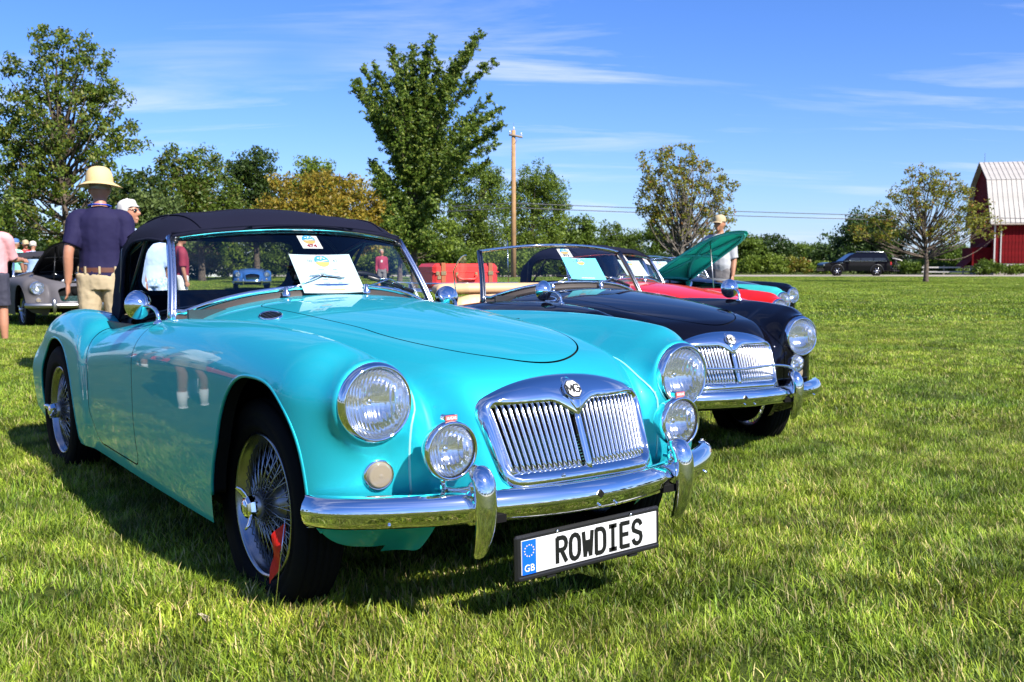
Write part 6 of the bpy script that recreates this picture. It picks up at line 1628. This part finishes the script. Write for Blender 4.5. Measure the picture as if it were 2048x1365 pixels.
def fuse(name, b, mat, parent, vox, smooth=2, fold=0.0, seed=1):
    """melt overlapping lofts into one continuous skin"""
    me = b.mesh('raw', mat); o = bpy.data.objects.new('raw', me); COL.objects.link(o)
    m = o.modifiers.new('r', 'REMESH'); m.mode = 'VOXEL'; m.voxel_size = vox
    s = o.modifiers.new('s', 'SMOOTH'); s.factor = .5; s.iterations = smooth
    if fold > 0:
        t = bpy.data.textures.new('folds', 'CLOUDS'); t.noise_scale = .085; t.noise_depth = 2
        d = o.modifiers.new('d', 'DISPLACE'); d.texture = t; d.strength = fold; d.mid_level = .5; d.texture_coords = 'LOCAL'
    dg = bpy.context.evaluated_depsgraph_get(); me2 = bpy.data.meshes.new_from_object(o.evaluated_get(dg)); bpy.data.objects.remove(o); bpy.data.meshes.remove(me)
    me2.name = name; me2.polygons.foreach_set('use_smooth', [True] * len(me2.polygons)); me2.materials.clear(); me2.materials.append(mat if not isinstance(mat, list) else mat[0])
    return link(name, me2, parent)
def loft(b, rows, n=16):
    """rows: (centre x, centre y, z, half depth, half width)"""
    P = [[(x + d * math.cos(2 * PI * k / n), y + w * math.sin(2 * PI * k / n), z) for k in range(n)] for (x, y, z, d, w) in rows]
    b.grid(P, 0, True); b.add(P[0], [list(range(n))]); b.add(P[-1], [list(range(n))])
def person(label, loc, face, H=1.75, arms=None, legs=None, top=None, bottom=None, sleeve=.5, shorts=False, hat=None, hair=None, glasses=False, skin='skin', vox=.012, shoe='shoe_dark', lanyard=False, belt=False, badge_=False, group='people at the show', head_turn=0.0, belly=0.0, hairlong=False, socks=False):
    """face: heading in degrees; arms: per side (shoulder swing back, out, elbow bend) in degrees"""
    k = H / 1.75; root = thing('person', label, 'person', loc, rad(face), group)
    sh = {s: np.array([-.01, .178 * s, 1.395]) for s in (-1, 1)}; el = {}; wr = {}
    for s in (-1, 1):
        sw, out, bend = (arms or {}).get(s, (0, 8, 12)); sw, out, bend = rad(sw), rad(out), rad(bend)
        d = np.array([math.sin(sw), math.sin(out) * s, -math.cos(sw) * math.cos(out)]); d /= np.linalg.norm(d); el[s] = sh[s] + .30 * d
        f = np.array([math.sin(sw + bend), math.sin(out) * .3 * s, -math.cos(sw + bend)]); f /= np.linalg.norm(f); wr[s] = el[s] + .26 * f
    hp = {s: np.array([0, .095 * s, .90]) for s in (-1, 1)}; kn = {}; an = {}
    for s in (-1, 1):
        sw, bd = (legs or {}).get(s, (0, 0)); sw, bd = rad(sw), rad(bd)
        kn[s] = hp[s] + .43 * np.array([math.sin(sw), .04 * s, -math.cos(sw)]); an[s] = kn[s] + .40 * np.array([math.sin(sw - bd), .02 * s, -math.cos(sw - bd)])
    def torso(b, g=0.0, z0=.86, z1=1.47):
        rows = [(0, 0, .84, .105, .155), (0, 0, .92, .115, .172), (.01, 0, 1.02, .110 + belly * .7, .160 + belly * .4), (.015, 0, 1.12, .112 + belly, .158 + belly * .4), (.005, 0, 1.24, .118 + belly * .5, .172), (-.005, 0, 1.34, .115, .185), (-.015, 0, 1.40, .100, .170), (-.02, 0, 1.445, .078, .120), (-.02, 0, 1.485, .058, .072)]
        rows = [(x, y, z, d + g, w + g) for x, y, z, d, w in rows if z0 - .03 <= z <= z1 + .02]; loft(b, rows)
    def limb(b, pts, rr, g=0.0, n=14): b.tube(curve_pts(pts, n), np.interp(np.linspace(0, 1, n), np.linspace(0, 1, len(rr)), rr) + g, 12)
    ct, st_ = math.cos(rad(head_turn)), math.sin(rad(head_turn))
    def hd(x, y, z): return np.array([-.005 + x * ct - y * st_, x * st_ + y * ct, z])
    b = MB(); torso(b)
    b.tube([(-.03, 0, 1.44), (-.015, 0, 1.54)], [.062, .054], 12)
    P = []
    for i in range(13):
        th = PI * i / 12; P.append([hd(.098 * math.sin(th) * math.cos(a) * (1 + .06 * math.cos(th)) + .012, .078 * math.sin(th) * math.sin(a) * (1 - .10 * (math.cos(th) < -.3)), 1.635 + .122 * math.cos(th)) for a in np.linspace(0, 2 * PI, 17)[:-1]])
    b.grid(P, 0, True)
    b.tube([hd(.10, 0, 1.66), hd(.125, 0, 1.625), hd(.112, 0, 1.605)], [.010, .016, .012], 8)         # nose
    b.tube([hd(.10, -.022, 1.572), hd(.108, 0, 1.573), hd(.10, .022, 1.572)], [.006, .009, .006], 8)  # mouth
    b.tube([hd(.085, 0, 1.545), hd(.100, 0, 1.535)], [.02, .015], 8)                                   # chin
    for s in (-1, 1): b.ball(hd(-.005, .080 * s, 1.63), (.022, .012, .032), 10); b.tube([hd(.085, .045 * s, 1.672), hd(.098, .02 * s, 1.676)], .010, 6)
    for s in (-1, 1):
        limb(b, [sh[s] + [0, -.02 * s, 0], sh[s] * .4 + el[s] * .6, el[s], el[s] * .5 + wr[s] * .5, wr[s]], [.060, .052, .043, .040, .028])
        d = wr[s] - el[s]; d /= np.linalg.norm(d); fwd = np.array([1.0, 0, 0]); fwd -= d * (d @ fwd); fwd /= np.linalg.norm(fwd); lat = np.cross(d, fwd)
        b.tube([wr[s], wr[s] + d * .045, wr[s] + d * .085], [.028, .036, .034], 10, sq=(1.1, .55), up=fwd)
        for q, (o, ln) in enumerate(((-.030, .062), (-.010, .075), (.010, .080), (.028, .070))):
            a0 = wr[s] + d * .078 + fwd * o; b.tube([a0, a0 + d * ln * .5 - lat * .004 * s, a0 + d * ln * .95 - lat * .018 * s], [.0095, .009, .007], 8)
        a0 = wr[s] + d * .025 + fwd * .026; b.tube([a0, a0 + d * .03 + fwd * .022, a0 + d * .062 + fwd * .024], [.012, .0105, .008], 8)
        limb(b, [hp[s] + [0, 0, .02], hp[s] * .5 + kn[s] * .5, kn[s], kn[s] * .62 + an[s] * .38 + [-.012, 0, 0], an[s]], [.098, .082, .058, .060, .038])
        b.tube([an[s] + [-.04, 0, -.035], an[s] + [.05, 0, -.045], an[s] + [.16, .01 * s, -.06]], [.036, .042, .026], 10)
    body = fuse('body', b, MAT[skin], root, vox)
    if top:
        c = MB(); torso(c, .016, .86 if belt else .80)
        for s in (-1, 1):
            e = sh[s] + (el[s] - sh[s]) * min(1, sleeve * 1.3); pts = [sh[s] * [1, .55, 1.0] + [0, 0, .005], sh[s], sh[s] * .5 + e * .5, e]; rr = [.075, .078, .076, .072]
            if sleeve > 1.2: pts += [el[s], el[s] * .5 + wr[s] * .5, wr[s]]; rr = [.075, .076, .070, .060, .055, .052, .042]
            limb(c, pts, rr)
        fuse('shirt', c, MAT[top], root, vox, 4, .010, 3)
        # collar
        n = 20; cl = MB(); cl.grid([[(-.02 + (.066 + .010 * j) * math.cos(t), (.070 + .012 * j) * math.sin(t), 1.492 - .022 * j - .02 * max(0, math.cos(t))) for t in np.linspace(0, 2 * PI, n + 1)] for j in (0, 1, 2)]); cl.build('collar', MAT[top], root)
    if bottom:
        c = MB(); loft(c, [(0, 0, .80, .125, .175), (0, 0, .90, .132, .186), (.005, 0, .99, .122 + belly * .5, .174 + belly * .3)])
        for s in (-1, 1):
            end = kn[s] + (hp[s] - kn[s]) * .10 if shorts else an[s] + [0, 0, .02]
            if shorts: limb(c, [hp[s] + [0, 0, .03], hp[s] * .5 + end * .5, end], [.112, .105, .098])
            else: limb(c, [hp[s] + [0, 0, .03], hp[s] * .45 + kn[s] * .55, kn[s], kn[s] * .4 + an[s] * .6, end], [.114, .100, .082, .076, .070])
        fuse('trousers' if not shorts else 'shorts', c, MAT[bottom], root, vox, 3, .018, 5)
    for s in (-1, 1):
        c = MB(); c.tube([an[s] + [-.055, 0, -.045], an[s] + [.05, 0, -.05], an[s] + [.185, .012 * s, -.064]], [.044, .050, .030], 10); c.tube([an[s] + [-.03, 0, .0], an[s] + [-.02, 0, -.05]], .047, 10)
        if socks: c.tube([an[s] + [-.01, 0, -.02], an[s] + [-.01, 0, .10]], [.045, .052], 10, 1)
        c.build('shoe', [MAT[shoe], MAT['shirt_white']], root)
    if belt:
        c = MB(); n = 28
        c.grid([[((.128 + belly * .5) * math.cos(t) + .004, .180 * math.sin(t), z) for t in np.linspace(0, 2 * PI, n + 1)] for z in (.945, .985)]); bl = c.build('belt', MAT['belt'], root)
        for t in (PI, PI * .78, PI * 1.22, PI * .5, PI * 1.5): MB().box((.133 * math.cos(t), .185 * math.sin(t), .965), (.010, .016, .060), R=Matrix.Rotation(t, 3, 'Z')).build('belt_loop', MAT[bottom], bl)
    if lanyard:
        c = MB(); n = 24; c.tube([(-.022 + .078 * math.cos(t), .082 * math.sin(t), 1.498 - .012 * math.cos(t)) for t in np.linspace(.5, 2 * PI - .5, n)], .010, 6, sq=(.5, 1.5)); c.build('lanyard', MAT['lanyard'], root)
    if badge_: MB().box((.135, -.01, 1.27), (.006, .075, .095)).build('name_badge', MAT['paper_white'], root)
    if glasses:
        c = MB()
        for s in (-1, 1): c.ball(hd(.098, .033 * s, 1.655), (.012, .028, .021), 10); c.tube([hd(.09, .058 * s, 1.662), hd(0, .083 * s, 1.66)], .004, 5)
        c.tube([hd(.106, -.02, 1.66), hd(.106, .02, 1.66)], .004, 5); c.build('sunglasses', MAT['sunglass'], root)
    else:
        c = MB()
        for s in (-1, 1): c.ball(hd(.100, .032 * s, 1.652), (.008, .013, .007), 8)
        c.build('eyes', MAT['sunglass'], root)
    if hair:
        c = MB(); P = []
        for i in range(9):
            th = (PI * .60 if hairlong else PI * .50) * i / 8; row = []
            for a in np.linspace(0, 2 * PI, 19)[:-1]:
                cut = .55 if abs(a - PI) > 1.9 else 1.0; t = min(th, PI * .5 * cut * (1.35 if hairlong else 1.1)); vol = (1.0 + .10 * math.sin(a * 3 + 4 * th) * math.sin(th)) * (1.08 if hairlong else 1.0); row.append(hd(.112 * vol * math.sin(t) * math.cos(a), .092 * vol * math.sin(t) * math.sin(a), 1.638 + .138 * math.cos(t)))
            P.append(row)
        P = np.array(P); rg = np.random.default_rng(int(abs(loc[0] * 50)) + 3); cc = np.array([-.005, 0, 1.64]); P = cc + (P - cc) * (1 + .060 * rg.normal(size=P.shape[:2] + (1,)) + .03 * np.sin(np.arange(P.shape[1]) * 2.4)[None, :, None])
        c.grid(P, 0, True); hm_ = c.build('hair', MAT[hair], root); sb = hm_.modifiers.new('soft', 'SUBSURF'); sb.levels = 1; sb.render_levels = 2
    if hat:
        kind, hm = hat; c = MB()
        if kind == 'sun':
            pr = [(-.004, .114), (.0, .1145), (.04, .111), (.080, .101), (.108, .084), (.124, .060), (.131, .032), (.133, .0005)]; br = [(.0, .112), (-.008, .13), (-.020, .158), (-.032, .184), (-.036, .190), (-.033, .189)]
            for prof in (pr, br):
                P = [[hd(r * 1.12 * math.cos(a) + .0, r * .98 * math.sin(a), 1.700 + h + (.012 * math.cos(2 * a) * (r - .108) / .09 if r > .108 else 0)) for a in np.linspace(0, 2 * PI, 33)[:-1]] for h, r in prof]; c.grid(P, 0, True)
            h = c.build('sun_hat', MAT[hm], root); q = MB(); q.grid([[hd(.1125 * 1.12 * math.cos(a), .1125 * .98 * math.sin(a), z) for a in np.linspace(0, 2 * PI, 33)] for z in (1.700, 1.722)]); q.build('hat_band', MAT[hm], h)
        else:
            P = [[hd(.110 * r * math.cos(a), .090 * r * math.sin(a), 1.682 + h) for a in np.linspace(0, 2 * PI, 25)[:-1]] for h, r in ((-.012, 1.0), (.03, .99), (.06, .90), (.082, .66), (.092, .3), (.093, .01))]; c.grid(P, 0, True)
            q = [[hd(.07 + .115 * (1 - (v / .085)**2 * .55) * u + .02 * (1 - u), v, 1.676 - .022 * u - 2.2 * v * v * .9) for v in np.linspace(-.080, .080, 9)] for u in np.linspace(0, 1, 5)]; c.grid(q); c.build('cap', MAT[hm], root)
    root.scale = (k, k, k)
    return root
def heading(px, d):
    """heading in degrees that faces the camera from a spot"""
    p = at(px, d); return math.degrees(math.atan2(CAM.y - p.y, CAM.x - p.x))
def make_people():
    a = at(206, 8.70); person('person in navy polo, khaki trousers and wide straw hat, seen from behind', (a.x, a.y, 0), heading(206, 8.7) + 172, 1.76, {1: (-14, 13, 22), -1: (-6, 10, 18)}, None, 'polo_navy', 'khaki', .62, hat=('sun', 'straw'), hair='hair_grey', lanyard=True, belt=True, vox=.010, belly=.012, skin='skin')
    a = at(262, 9.5); person('person with short white hair and dark sunglasses beside the straw hat', (a.x, a.y, 0), heading(262, 9.5) + 62, 1.60, None, None, 'shirt_paleblue', 'jeans_pale', .6, hair='hair_white', glasses=True, vox=.010, hairlong=True)
    a = at(308, 14.0); person('person in pale blue top and jeans seen through the side window', (a.x, a.y, 0), heading(308, 9.6) + 180, 1.58, None, None, 'shirt_paleblue', 'jeans_pale', .9, hair='hair_grey', vox=.013)
    a = at(-13, 12.9); person('person in pink shirt and dark shorts cut off by the left edge', (a.x, a.y, 0), heading(-13, 12.9) + 158, 1.70, {-1: (24, 9, 62), 1: (8, 8, 40)}, {-1: (3, 3), 1: (-4, 2)}, 'shirt_pink', 'shorts_navy', .85, shorts=True, hair='hair_grey', vox=.012, shoe='shoe_dark', belly=.02)
    a = at(35, 25.5); person('person in mint green shirt and blue cap behind the grey car', (a.x, a.y, 0), heading(35, 25.5) + 130, 1.66, None, None, 'shirt_mint', 'khaki', .7, hat=('cap', 'cap_blue'), hair='hair_grey', vox=.016, belly=.03)
    a = at(55, 29.5); person('person in red shirt and tan cap behind the grey car', (a.x, a.y, 0), heading(55, 29.5) + 20, 1.72, None, None, 'shirt_red', 'shorts_grey', .7, hat=('cap', 'cap_tan'), hair='hair_grey', vox=.018)
    a = at(70, 27); person('person in pale blue shirt and white cap behind the grey car', (a.x, a.y, 0), heading(70, 27) + 160, 1.63, None, None, 'shirt_paleblue', 'jeans_pale', .7, hat=('cap', 'cap_white'), hair='hair_grey', vox=.018)
    a = at(1437, 15.6); person('person in grey shirt, tan cap and sunglasses standing behind the raised bonnet', (a.x, a.y, 0), heading(1437, 15.6) - 22, 1.75, {-1: (18, 14, 38), 1: (-4, 9, 20)}, None, 'shirt_grey', 'shorts_grey', .75, shorts=True, hat=('cap', 'cap_tan'), glasses=True, hair='hair_grey', vox=.012, belly=.05, skin='skin_tan')
    a = at(764, 40); person('person in maroon shirt and grey shorts seen through the windscreen', (a.x, a.y, 0), heading(764, 40) + 6, 1.62, None, None, 'shirt_maroon', 'shorts_grey', 1.4, shorts=True, hair='hair_grey', badge_=True, vox=.018)
    a = at(364, 17.0); person('person in maroon top behind the soft top, seen through the side window', (a.x, a.y, 0), heading(366, 13) + 100, 1.56, None, None, 'shirt_maroon', 'shirt_white', .9, hair='hair_white', vox=.018)
    # visitors beside the opposite row: out of frame, they show in the paintwork
    for i, (x, y, c, bt) in enumerate(((-4.1, -1.95, 'shirt_white', 'khaki'), (-4.7, -2.1, 'shirt_white', 'khaki'), (-7.4, -2.3, 'shirt_paleblue', 'shorts_grey'))):
        person('person in %s shirt by the opposite row of cars' % ('white', 'cream', 'pale blue')[i], (x, y, 0), 170 - 40 * i, 1.74, None, None, c, bt, .7, shorts=True, hair='hair_grey', vox=.02, shoe='shoe_white', socks=True)
make_people()
# trees behind the photographer: the field is closed on that side too and shows in the chrome
def ring_trees():
    src = [o for o in bpy.data.objects if o.parent is None and o.get('category') == 'tree' and o.name.split('.')[0] in ('leafy_tree', 'oak_tree')][:6]
    rng = random.Random(9)
    names = ('the far side of the field', 'the near hedge', 'the lane', 'the car park', 'the farmhouse', 'the south corner')
    for k in range(58):
        a = rad(176 + k * 4.75); r = 62 + 14 * rng.random(); s = src[k % len(src)]; c = copy_tree(s); c.location = (CAM.x + r * math.cos(a), CAM.y + r * math.sin(a), 0); c.rotation_euler = (0, 0, rng.random() * 6.28)
        f = .85 + .3 * rng.random(); c.scale = (f * 1.25, f * 1.25, f); tag(c, 'leafy tree in the belt behind the photographer', 'tree', 'tree belt behind the photographer')
ring_trees()
print('script', round(time.time() - T0, 1), 's')
